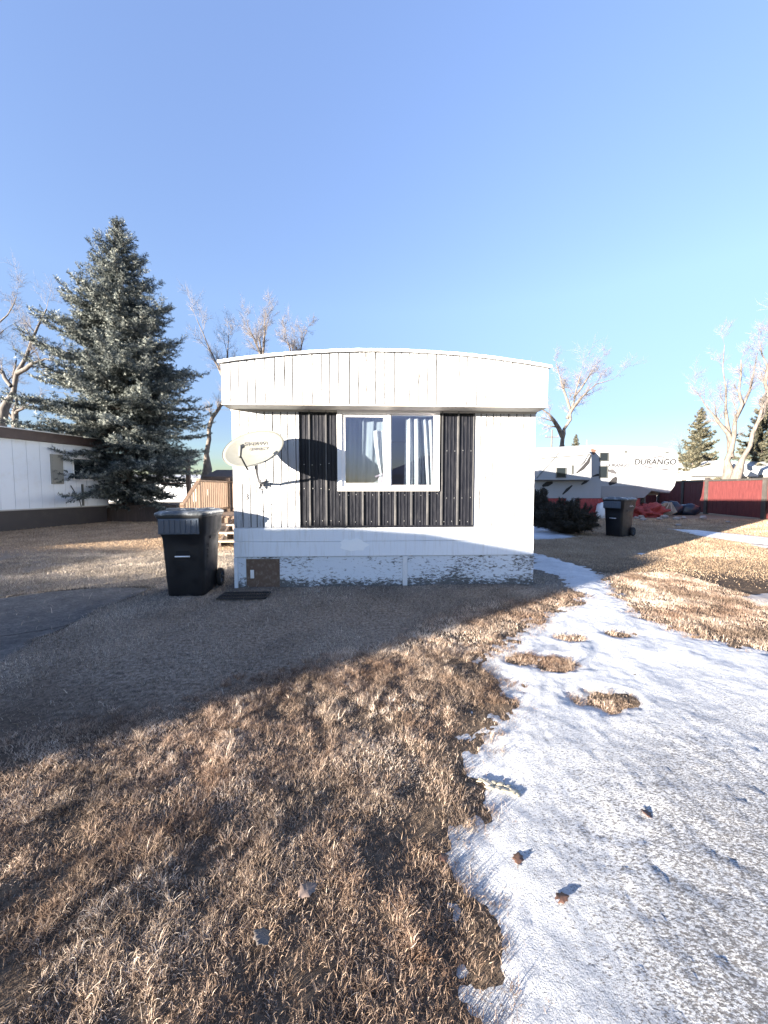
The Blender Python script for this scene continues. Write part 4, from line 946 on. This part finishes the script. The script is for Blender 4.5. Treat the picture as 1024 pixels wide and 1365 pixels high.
blob('rubbish_bag', (15.9, 20.0, .25), (.5, .4, .36), M['bag_blue'], 'dark blue rubbish bag right of its larger neighbour by the red fence', 'bag', 2)
blob('red_tarp_heap', (12.6, 18.6, .22), (.8, .5, .42), M['tarp'], 'crumpled red tarp heap under the nose of the travel trailer', 'tarp', 3, 4, .7)
mb = MB()
for i in range(5):
    mtx = Matrix.Translation((i*.12-.2, i*.03, .30)) @ Euler((R(25+i*6), R(-25-i*4), R(20*i))).to_matrix().to_4x4(); mb.box(-.35, .35, -.02, .02, -.3, .3, 0, mtx)
o = mb.build('cardboard_pile', M['cardboard']); o.location = (14.0, 19.2, 0); tag(o, 'pile of pale flattened boxes beside the red tarp heap', 'cardboard')
c = G(797, 690); blob('white_bag', (10.2, 18.0, .32), (.26, .24, .42), M['bag_white'], 'white plastic sack standing against the red tarp skirt', 'sack', 5)
rocks = [(11.2, 16.6, .12), (12.2, 17.0, .1), (12.9, 16.9, .14), (13.6, 17.4, .11), (14.3, 17.2, .13), (13.0, 17.8, .16), (12.0, 17.9, .13), (11.5, 17.5, .1), (14.9, 17.9, .12), (10.9, 14.2, .08), (15.0, 14.9, .1), (14.0, 15.6, .07)]
for i, (a, b, r_) in enumerate(rocks):
    blob('stone', (a, b, r_*.4), (r_*1.2, r_, r_*.7), M['rock'], 'grey field stone lying in the side yard before the travel trailer', 'stone', i, 2, .3, group='stones scattered before the travel trailer')
c = A(733, 600, 60)

# ------------------------------------------------------------------ bare trees
def grow(mbT, mbC, p, d, L, r, lvl, maxl, up=.18, spread=.6, kids=5, Rn=random):
    up = up*.55
    n = 4 if lvl < 2 else 3; pts = [p.copy()]; rad = [r]; dd = d.copy(); q = p.copy(); tipr = r*.45
    for i in range(n):
        dd = (dd+Vector((Rn.gauss(0, .13), Rn.gauss(0, .13), Rn.gauss(0, .08)+up*.35))).normalized()
        q = q+dd*L/n; pts.append(q.copy()); rad.append(r+(tipr-r)*(i+1)/n)
    (mbT if lvl < 1 else mbC).tube(pts, rad, 5 if lvl < 1 else 3, 0 if lvl < 2 else 1, False)
    if lvl >= maxl: return
    branch(mbT, mbC, pts, rad, L, lvl+1, maxl, up, spread, kids, Rn)
def branch(mbT, mbC, pts, rad, L, lvl, maxl, up, spread, kids, Rn, t0=.15):
    n = len(pts)-1
    for k_ in range(kids):
        t_ = t0+(1-t0)*(k_+Rn.random())/kids if k_ < kids-1 else 1.0
        s_ = min(t_*n, n-1e-4); i = int(s_); f_ = s_-i; p = pts[i].lerp(pts[i+1], f_); r = (rad[i]*(1-f_)+rad[i+1]*f_)*.46
        d = (pts[i+1]-pts[i]).normalized(); o = Vector((Rn.gauss(0, 1), Rn.gauss(0, 1), Rn.gauss(0, .6))); o = (o-d*o.dot(d)).normalized()
        a = Rn.uniform(.5, 1.1)*spread*1.7 if t_ < .99 else .15
        nd = (d*math.cos(a)+o*math.sin(a)+Vector((0, 0, up))).normalized()
        grow(mbT, mbC, p, nd, L*Rn.uniform(.40, .75), max(r, .0034*TY), lvl, maxl, up, spread, kids, Rn)
TY = 1.0
def bare_tree(label, limbs, Y, seed, bark='bark_pale', maxl=3, kids=4, spread=.6, up=.16, group='leafless trees behind the homes', Lf=.45, zj=.5, twr=1.0):
    """limbs: list of pixel polylines [(x, y, radius)], the first one starts at the ground"""
    global TY; TY = Y/25
    Rn = random.Random(seed); base = A(limbs[0][0][0], limbs[0][0][1], Y); base.z = 0
    t = thing('bare_tree', label, 'tree', base, 0, group)
    mT = MB(); mC = MB()
    for li, lb in enumerate(limbs):
        P = []; Rr = []; dy0 = 0
        slope = 0 if li == 0 else Rn.uniform(-zj, zj)
        for i, (a, b, r) in enumerate(lb):
            Yi = Y+slope*i*.8; q = A(a, b, Yi)-base
            if li == 0 and i == 0: q.z = -.1; q.x = 0; q.y = 0
            P.append(q); Rr.append(r)
        # resample with wobble
        PP = []; RR = []
        for i in range(len(P)-1):
            for s_ in (0, .5): 
                w_ = Rr[i]*.5 if s_ else 0
                PP.append(P[i].lerp(P[i+1], s_)+Vector((Rn.gauss(0, w_), Rn.gauss(0, w_), 0))); RR.append(Rr[i]*(1-s_)+Rr[i+1]*s_)
        PP.append(P[-1]); RR.append(Rr[-1]); RR = [r*(.9 if i < 3 else .52) for i, r in enumerate(RR)]; mT.tube(PP, RR, 8, 0, False)
        tot = sum((PP[i+1]-PP[i]).length for i in range(len(PP)-1))
        branch(mT, mC, PP, RR, min(tot, 4.1*Y/27)*Lf, 1, maxl+1, up, spread, kids+2, Rn, .55 if li == 0 else .12)
    mT.build('trunk', [M[bark], M[bark]], t, True); mC.build('crown', [M[bark], M['twig']], t)
    return t
bare_tree('bare leaning tree over the roof of the left trailer', [[(-25, 600, .34), (5, 545, .28), (22, 498, .22), (42, 455, .15), (62, 412, .07)], [(22, 498, .15), (42, 485, .12), (60, 478, .08), (78, 482, .04)], [(15, 515, .13), (3, 495, .10), (-12, 480, .06)]], 24, 11, 'bark_grey', 3, 4)
bare_tree('slim bare tree with twisted limbs just behind the left trailer roof', [[(20, 600, .26), (20, 550, .2), (19, 520, .16), (22, 480, .08)], [(20, 552, .12), (30, 545, .09), (45, 535, .05)], [(20, 560, .12), (8, 545, .09), (-5, 535, .05)]], 27, 12, 'bark_grey', 3, 4)
bare_tree('large bare tree cut off by the left edge of the photo', [[(-70, 620, .4), (-62, 540, .32), (-45, 460, .24), (-30, 400, .12)], [(-55, 500, .2), (-20, 445, .14), (10, 420, .07), (22, 395, .03)], [(-60, 520, .2), (-25, 470, .12), (5, 440, .06)]], 26, 13, 'bark_grey', 3, 4)
bare_tree('bare tree with forked trunk between the blue spruce and the house', [[(277, 660, .30), (277, 625, .27), (279, 585, .22), (283, 557, .20), (298, 533, .15), (318, 512, .10)], [(298, 533, .10), (296, 500, .09), (278, 462, .06), (262, 425, .03)], [(300, 525, .09), (303, 480, .06), (305, 445, .03)]], 21, 14, 'bark_pale', 3, 4, .5, .25)
bare_tree('bare tree rising behind the left part of the curved roof', [[(352, 660, .28), (352, 560, .2), (350, 480, .13), (345, 450, .08)], [(350, 480, .10), (338, 450, .06), (330, 432, .03)], [(350, 478, .10), (353, 440, .06), (355, 415, .03)]], 27, 15, 'bark_pale', 3, 4, .5, .22)
bare_tree('bare tree with two short limbs showing over the roof left of the middle', [[(392, 660, .28), (392, 560, .2), (393, 490, .13), (390, 462, .07)], [(393, 490, .10), (386, 462, .06), (380, 440, .03)], [(393, 488, .10), (402, 460, .06), (410, 438, .03)]], 29, 16, 'bark_pale', 3, 4, .5, .22)
bare_tree('broad bare tree behind the travel trailer, right of the house', [[(749, 640, .50), (749, 600, .42), (750, 585, .38), (752, 572, .30), (760, 548, .20), (768, 520, .12), (775, 495, .06)], [(750, 582, .26), (738, 560, .19), (722, 545, .12), (708, 530, .05)], [(756, 558, .18), (775, 530, .14), (795, 512, .10), (818, 505, .05)], [(760, 545, .15), (750, 515, .11), (742, 485, .05)], [(765, 530, .12), (783, 505, .09), (800, 480, .04)]], 38, 17, 'bark_pale', 3, 4, .62, .16)
bare_tree('tall bare pale tree with many stems beyond the red fence', [[(972, 650, .45), (972, 628, .40), (975, 600, .34), (980, 560, .25), (985, 520, .16), (988, 480, .08)], [(974, 610, .25), (970, 570, .18), (968, 520, .11), (966, 460, .04)], [(976, 590, .2), (960, 565, .13), (940, 540, .08), (925, 520, .03)], [(980, 560, .15), (1000, 520, .1), (1010, 470, .05)]], 30, 18, 'bark_pale', 3, 4, .5, .25)
bare_tree('bare pale tree leaning right at the photo edge beyond the red fence', [[(978, 650, .42), (984, 628, .36), (1000, 595, .28), (1012, 560, .22), (1026, 530, .17), (1045, 490, .1)], [(1026, 530, .14), (1024, 490, .1), (1012, 455, .05)], [(1030, 520, .14), (1045, 470, .1), (1040, 430, .05)]], 29, 19, 'bark_pale', 3, 4, .5, .25)
bare_tree('small distant bare tree behind the house right of the broad one', [[(905, 650, .2), (905, 620, .15), (907, 600, .08)], [(905, 625, .08), (895, 605, .04)]], 60, 20, 'bark_pale', 2, 5, .6, .2)

# ------------------------------------------------------------------ spruces
def spruce(label, base, height, prof, seed, m='needles_blue', dens=1.0, nl=.055, nw=.014, name='blue_spruce', group=None, z0=.5, lean=0):
    Rn = random.Random(seed); rng = np.random.RandomState(seed)
    t = thing(name, label, 'tree', base, 0, group)
    mb = MB(); zs = [0, .3, height*.3, height*.6, height*.85, height]
    mb.tube([(lean*z/height, 0, z-.05 if z == 0 else z) for z in zs], [.17, .15, .11, .07, .035, .01], 8)
    P = []; D = []; Rs = []
    nb = int(height*(28 if dens > .9 else 24)*dens**.5); ang = 0
    for b in range(nb):
        s_ = (b+Rn.random())/nb; z = z0+(height-z0-.1)*s_**.92; ang += 2.39996+Rn.gauss(0, .25)
        ct = math.cos(ang)
        rl, rr = prof(z); Rm = (rr if ct > 0 else rl)*abs(ct)+(rl+rr)/2*(1-abs(ct))
        Lb = Rm*(Rn.uniform(.55, .95) if Rn.random() < .6 else Rn.uniform(.9, 1.12)); Lb = max(Lb, .12)
        droop = -.10-.22*(1-z/height); n = max(3, int(Lb/.22)); p = Vector((lean*z/height, 0, z)); h = Vector((math.cos(ang), math.sin(ang), 0)); pts = [p.copy()]
        el = .60*(z/height)-.05+Rn.gauss(0, .10)
        for i in range(n):
            q = (i+1)/n; sl = el+droop*math.sin(q*math.pi*.9)*1.4+.35*q*q; p = p+(h*math.cos(sl)+Vector((0, 0, math.sin(sl))))*Lb/n; pts.append(p.copy())
        mb.tube(pts, [max(.028*Lb/3.2*(1-i/len(pts)), .005) for i in range(len(pts))], 4, 0, False)
        side = h.cross(Vector((0, 0, 1)))
        # side sprays
        ds = .105/dens**.5; s2 = .12*Lb if Lb > .6 else 0
        while s2 < Lb:
            q = s2/Lb; i = min(int(q*n), n-1); f_ = q*n-i; pp = pts[i].lerp(pts[i+1], f_); dr = (pts[i+1]-pts[i]).normalized()
            for sg in (-1, 1):
                tl = (.20+.62*min(Lb, 2.6)/2.6*(1-q)**.8*min(1, q*3+.25))*Rn.uniform(.6, 1.15)
                td = (dr*.75+side*sg*Rn.uniform(.55, 1.0)+Vector((0, 0, Rn.gauss(.05, .34)))).normalized()
                kk = max(2, int(tl/.05)); 
                for j in range(kk):
                    u_ = (j+.5)/kk; c = pp+td*tl*u_+Vector((0, 0, -.10*tl*u_+.12*tl*u_*u_)); P.append(c); D.append(td); Rs.append(q)
                    if tl > .3 and j % 2 == 1 and Rn.random() < .8:
                        t3 = (td+side*Rn.choice((-1, 1))*.2+dr*Rn.uniform(-.3, .6)+Vector((0, 0, Rn.gauss(0, .25)))).normalized(); w_ = Rn.choice((-1, 1)); s3 = td.cross(Vector((0, 0, 1))).normalized()*w_
                        t3 = (td*.5+s3*.7+Vector((0, 0, Rn.gauss(0, .15)))).normalized()
                        for jj in range(1, int(tl*.4/.05)+1): P.append(c+t3*.05*jj); D.append(t3); Rs.append(q)
            P.append(pp); D.append(dr); Rs.append(q); s2 += ds*Rn.uniform(.8, 1.2)
        for j in range(3): P.append(pts[-1]+(pts[-1]-pts[-2]).normalized()*.04*j); D.append((pts[-1]-pts[-2]).normalized()); Rs.append(1)
    for j in range(24): z = height-.02*j+.1; P.append(Vector((lean, 0, z))); D.append(Vector((0, 0, 1))); Rs.append(1)
    P = np.array([tuple(p) for p in P]); D = np.array([tuple(d) for d in D]); Rs = np.array(Rs)
    K = 5; n = len(P)
    P2 = np.repeat(P, K, 0)+rng.randn(n*K, 3)*.012; D2 = np.repeat(D, K, 0)
    o = rng.randn(n*K, 3); o -= D2*(o*D2).sum(1)[:, None]; o /= np.linalg.norm(o, axis=1)[:, None]+1e-9
    nd = D2*.55+o*.85; nd /= np.linalg.norm(nd, axis=1)[:, None]; sd = np.cross(nd, D2); sd /= np.linalg.norm(sd, axis=1)[:, None]+1e-9
    ln = nl*rng.uniform(.7, 1.3, n*K)[:, None]; V = np.stack([P2-sd*nw/2, P2+sd*nw/2, P2+nd*ln], 1).reshape(-1, 3)
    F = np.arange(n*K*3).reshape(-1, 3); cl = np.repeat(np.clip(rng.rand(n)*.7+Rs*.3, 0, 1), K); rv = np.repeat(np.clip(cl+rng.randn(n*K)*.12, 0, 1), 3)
    mb.build('trunk', M['bark_dark'], t, True); npmesh('crown', V, F, M[m], t, dict(rnd=rv)); return t
SP = A(176, 694, 16.5); SP.z = 0; top_z = A(156, 292, 16.5).z; LEAN = A(156, 292, 16.5).x-SP.x
def lx(x, y): q = A(x, y, 16.5); return q.x-SP.x-LEAN*q.z/top_z
def zrow(y): return A(165, y, 16.5).z
tbl = sorted([(zrow(y), max(-lx(l, y), .05), max(lx(r, y), .05)) for y, l, r in ((296, 152, 163), (320, 144, 174), (345, 128, 192), (385, 114, 212), (400, 108, 210), (430, 84, 238), (445, 76, 240), (470, 80, 244), (500, 62, 262), (520, 60, 255), (545, 46, 266), (575, 42, 270), (600, 40, 288), (620, 54, 286), (636, 70, 274), (650, 94, 244), (662, 128, 216), (674, 152, 200), (686, 164, 190))])
zt_ = [a for a, b, c in tbl]
def prof_main(z): return float(np.interp(z, zt_, [b for a, b, c in tbl])), float(np.interp(z, zt_, [c for a, b, c in tbl]))
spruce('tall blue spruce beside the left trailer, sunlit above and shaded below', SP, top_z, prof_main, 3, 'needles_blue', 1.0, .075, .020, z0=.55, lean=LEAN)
def cone(R0, h, pw=.9, low=.06):
    return lambda z: ((R0*(1-z/h)**pw*min(1, z/(h*low)+.3)+.05,)*2)
def far_spruce(label, px_, ytop, Y, Rw, seed, dens=.25):
    b = A(px_, 650, Y); b.z = 0; h = A(px_, ytop, Y).z
    spruce(label, b, h, cone(Rw, h), seed, 'needles_green', dens, .17, .05, 'spruce', 'spruces beyond the red fence', .6)
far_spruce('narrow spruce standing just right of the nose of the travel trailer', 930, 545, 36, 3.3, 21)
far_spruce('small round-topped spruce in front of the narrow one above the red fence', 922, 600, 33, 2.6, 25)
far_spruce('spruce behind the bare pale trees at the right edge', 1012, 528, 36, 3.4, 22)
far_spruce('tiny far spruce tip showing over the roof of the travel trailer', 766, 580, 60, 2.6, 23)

# juniper beside the house
def shrub(name, label, loc, rx, ry, rz, n, m, seed, nl=.05, nw=.014):
    rng = np.random.RandomState(seed); t = thing(name, label, 'shrub', loc)
    mb = MB(); P = []; D = []
    for i in range(n):
        a = rng.rand()*6.283; e = rng.uniform(.15, 1.35); r_ = rng.uniform(.75, 1.05)
        end = Vector((math.cos(a)*math.cos(e)*rx*r_, math.sin(a)*math.cos(e)*ry*r_, math.sin(e)*rz*r_+.05)); st = Vector((math.cos(a)*.15, math.sin(a)*.15, 0)); mid = st.lerp(end, .5)+Vector((0, 0, .08))
        mb.tube([st, mid, end], [.012, .008, .003], 4, 0, False)
        for s_ in np.linspace(.25, 1, 22):
            p = st.lerp(mid, s_*2) if s_ < .5 else mid.lerp(end, s_*2-1)
            for q in range(3): 
                o = Vector(rng.randn(3)*.6)+(end-st).normalized(); o.normalize()
                for jj in range(3): P.append(p+o*.04*jj); D.append(o)
    P = np.array([tuple(p) for p in P]); D = np.array([tuple(d) for d in D]); K = 5; N = len(P)*K
    P2 = np.repeat(P, K, 0)+rng.randn(N, 3)*.01; nd = np.repeat(D, K, 0)*.7+rng.randn(N, 3)*.6; nd /= np.linalg.norm(nd, axis=1)[:, None]; sd = np.cross(nd, rng.randn(N, 3)); sd /= np.linalg.norm(sd, axis=1)[:, None]
    V = np.stack([P2-sd*nw/2, P2+sd*nw/2, P2+nd*nl], 1).reshape(-1, 3)
    mb.build('stems', M['bark_dark'], t); npmesh('foliage', V, np.arange(N*3).reshape(-1, 3), M[m], t, dict(rnd=np.repeat(rng.rand(N), 3))); return t
c = G(752, 712); shrub('juniper_shrub', 'dark sprawling juniper shrub against the right side of the house', (c[0]+.15, c[1]+.2, 0), .95, .9, 1.0, 170, 'needles_dark', 4)
c = G(722, 702); shrub('juniper_shrub', 'smaller upright juniper shrub half hidden by the house corner', (c[0]+.0, c[1]+.6, 0), .7, .7, 1.35, 110, 'needles_dark', 6)
# leafless bush added out of view so that its shadow falls on the near lawn
mb = MB(); Rn = random.Random(5); t = thing('shade_bush', 'low leafless bush added off to the left to shade the near lawn', 'shrub', (-5.6, -1.95, 0))
for i in range(26):
    a = Rn.uniform(0, 6.28); d = Vector((math.cos(a)*.5, math.sin(a)*.5, 1)).normalized(); grow(mb, mb, Vector((math.cos(a)*.1, math.sin(a)*.1, 0)), d, Rn.uniform(.35, .55), .014, 0, 2, .1, .6, 4, Rn)
mb.build('stems', [M['bark_grey'], M['twig']], t)

# ------------------------------------------------------------------ overhead service wires
for lab, a, b, Y in (('upper thin overhead wire passing between the spruce and the house', (60, 520), (420, 545), 23), ('lower thin overhead wire passing just above the timber landing', (60, 617), (420, 627), 24)):
    p = A(a[0], a[1], Y); q = A(b[0], b[1], Y+3); mb = MB(); mb.tube([p.lerp(q, i/12)-Vector((0, 0, .5*math.sin(math.pi*i/12))) for i in range(13)], .012, 4)
    o = mb.build('overhead_wire', M['cable']); tag(o, lab, 'wire')
# ------------------------------------------------------------------ pole
c = A(734, 650, 62); t = thing('utility_pole', 'far utility pole with crossarm just right of the house', 'utility pole', (c.x, 62, 0))
mb = MB(); mb.tube([(0, 0, 0), (0, 0, A(734, 573, 62).z)], [.16, .12], 8); mb.build('pole', M['bark_grey'], t); mb = MB(); mb.box(-1.1, 1.1, -.06, .06, 9.4, 9.55); mb.build('crossarm', M['bark_grey'], t)
for x_ in (-.95, .95, 0):
    mb = MB(); mb.tube([(x_, 0, 9.55), (x_, 0, 9.75)], .05, 6); mb.build('insulator', M['grey_metal'], t)

# ------------------------------------------------------------------ leaves and odds on the ground
def leaf(label, pxy, size, m, rz, seed, lift=.0):
    Rn = random.Random(seed); x_, y_ = G(*pxy); mb = MB(); N = 9; v = []; f = []
    for i in range(N+1):
        q = i/N; w_ = math.sin(math.pi*q**.8)*.36*(1+.25*math.sin(i*2.4)); zc = .04*math.sin(q*3.1)
        v += [(q-.5, -w_, zc+.08*w_+.04*Rn.random()), (q-.5, 0, zc), (q-.5, w_, zc+.14*w_+.04*Rn.random())]
    for i in range(N): a = i*3; f += [(a, a+1, a+4, a+3), (a+1, a+2, a+5, a+4)]
    mb.add([(a*size, b*size, c*size) for a, b, c in v], f); mb.tube([(-.5*size, 0, 0), (-.75*size, 0, .04*size)], .0012, 4)
    o = mb.build('dead_leaf', m, None, True); z_ = max(float(hgt(np.array([x_]), np.array([y_]))[0]), float(snowz(np.array([x_]), np.array([y_]))[0])); o.location = (x_, y_, z_+.001+lift); o.rotation_euler = (Rn.uniform(-.2, .2), Rn.uniform(-.2, .2), rz)
    so_ = o.modifiers.new('Solidify', 'SOLIDIFY'); so_.thickness = .0008
    return tag(o, label, 'leaf', 'dead leaves on the ground')
Lb = painted('brown_leaf', (.085, .045, .032), (.05, .03, .022), .8, 60); Lg = painted('pale_leaf', (.17, .13, .11), (.10, .08, .065), .6, 50); Ly = painted('grey_leaf', (.11, .095, .085), (.06, .05, .045), .6, 50)
leaf('reddish brown dead leaf on the snow near the grass edge', (691, 1148), .055, Lb, 1.2, 1)
leaf('flat brown dead leaf on the snow below the reddish one', (750, 1203), .055, Lb, .2, 2)
leaf('small dark leaf on the gritty snow to the right', (862, 1088), .05, Lb, 2.2, 3)
leaf('pale dead leaf on top of the front grass', (411, 1203), .075, Lg, .7, 4, .04)
leaf('grey dead leaf in the front grass below the pale one', (348, 1264), .065, Ly, 2.6, 5, .035)
leaf('brown leaf lying in the icy patch at the edge of the grass', (592, 1150), .045, Lb, .4, 6, .02)
leaf('pale leaf on the shaded lawn before the house skirting', (540, 841), .06, Lg, 0, 7, .02)
x_, y_ = G(665, 1052); mb = MB()
Rg = random.Random(3)
for i in range(16):
    cx_ = -.08+.16*i/15; p_ = Vector((cx_+Rg.uniform(-.01, .01), .012-.02*i/15+Rg.uniform(-.018, .018), .006)); d_ = Vector((Rg.uniform(.02, .045), Rg.uniform(-.02, .02), Rg.uniform(-.004, .01)))
    mb.tube([p_-d_*.6, p_, p_+d_*.6], [.003, Rg.uniform(.007, .013), .003], 7)
o = mb.build('frozen_rag', painted('pale_yellow_cloth', (.36, .33, .25), (.26, .22, .16), .5, 30), None, True); o.location = (x_, y_, float(snowz(np.array([x_]), np.array([y_]))[0])+.004); o.rotation_euler = (0, 0, -.25); o.scale = (1, 1.2, .45); tag(o, 'crumpled pale yellow rag frozen into the edge of the snow', 'rag')
for (a, b, lab) in ((424, 790, 'small pale stone beside the skirting left of the middle batten'), (484, 786, 'small pale stone at the foot of the skirting nearer the middle batten')):
    x_, y_ = G(a, b); blob('stone', (x_, y_, .012), (.03, .025, .02), M['rock'], lab, 'stone', a, 2, .3)

# ------------------------------------------------------------------ sun, sky, camera
wd = bpy.data.worlds.new('World'); S.world = wd; wd.use_nodes = True; nt = wd.node_tree
sk = nt.nodes.new('ShaderNodeTexSky'); sk.sky_type = 'NISHITA'; sk.sun_disc = False; sk.sun_elevation = SUN_EL; sk.sun_rotation = SUN_AZ+math.pi
sk.altitude = 300; sk.air_density = 1.0; sk.dust_density = .2; sk.ozone_density = 2.0
gm = nt.nodes.new('ShaderNodeGamma'); gm.inputs[1].default_value = .80; hs = nt.nodes.new('ShaderNodeHueSaturation'); hs.inputs['Saturation'].default_value = 1.15; hs.inputs['Hue'].default_value = .525; hs.inputs['Value'].default_value = 1.0
bg = nt.nodes['Background']; nt.links.new(sk.outputs[0], gm.inputs[0]); nt.links.new(gm.outputs[0], hs.inputs['Color']); tn = nt.nodes.new('ShaderNodeMix'); tn.data_type = 'RGBA'; tn.blend_type = 'MULTIPLY'; tn.inputs[0].default_value = 1; tcd = nt.nodes.new('ShaderNodeTexCoord'); tsx = nt.nodes.new('ShaderNodeSeparateXYZ'); trp = nt.nodes.new('ShaderNodeValToRGB'); nt.links.new(tcd.outputs['Generated'], tsx.inputs[0]); nt.links.new(tsx.outputs['Z'], trp.inputs[0]); te = trp.color_ramp.elements; te[0].position = 0; te[0].color = (.27, .28, .34, 1); te[1].position = .75; te[1].color = (.82, .79, .75, 1); e2 = te.new(.16); e2.color = (.37, .375, .44, 1); e3 = te.new(.40); e3.color = (.67, .65, .62, 1); nt.links.new(trp.outputs[0], tn.inputs[7]); nt.links.new(hs.outputs[0], tn.inputs[6]); nt.links.new(tn.outputs[2], bg.inputs[0]); bg.inputs[1].default_value = .085
ld = bpy.data.lights.new('Sun', 'SUN'); ld.energy = 3.1; ld.angle = R(.5); ld.color = (1, .88, .73)
lo = bpy.data.objects.new('Sun', ld); COL.objects.link(lo); lo.rotation_euler = SD.to_track_quat('-Z', 'Y').to_euler(); lo.location = (-20, -15, 10)
cd = bpy.data.cameras.new('Camera'); cam = bpy.data.objects.new('Camera', cd); COL.objects.link(cam); S.camera = cam
cam.location = (0, 0, CAMH); cam.rotation_euler = (math.pi/2-PITCH, 0, 0); cd.sensor_fit = 'HORIZONTAL'; cd.sensor_width = 36; cd.lens = 36*FP/1024; cd.clip_end = 3000; cd.clip_start = .05
S.view_settings.view_transform = 'Standard'; S.view_settings.look = 'None'; S.view_settings.exposure = 3.58; S.view_settings.gamma = 1
S.render.resolution_x = 768; S.render.resolution_y = 1024
S.render.engine = 'CYCLES'; S.cycles.max_bounces = 6; S.cycles.transparent_max_bounces = 12
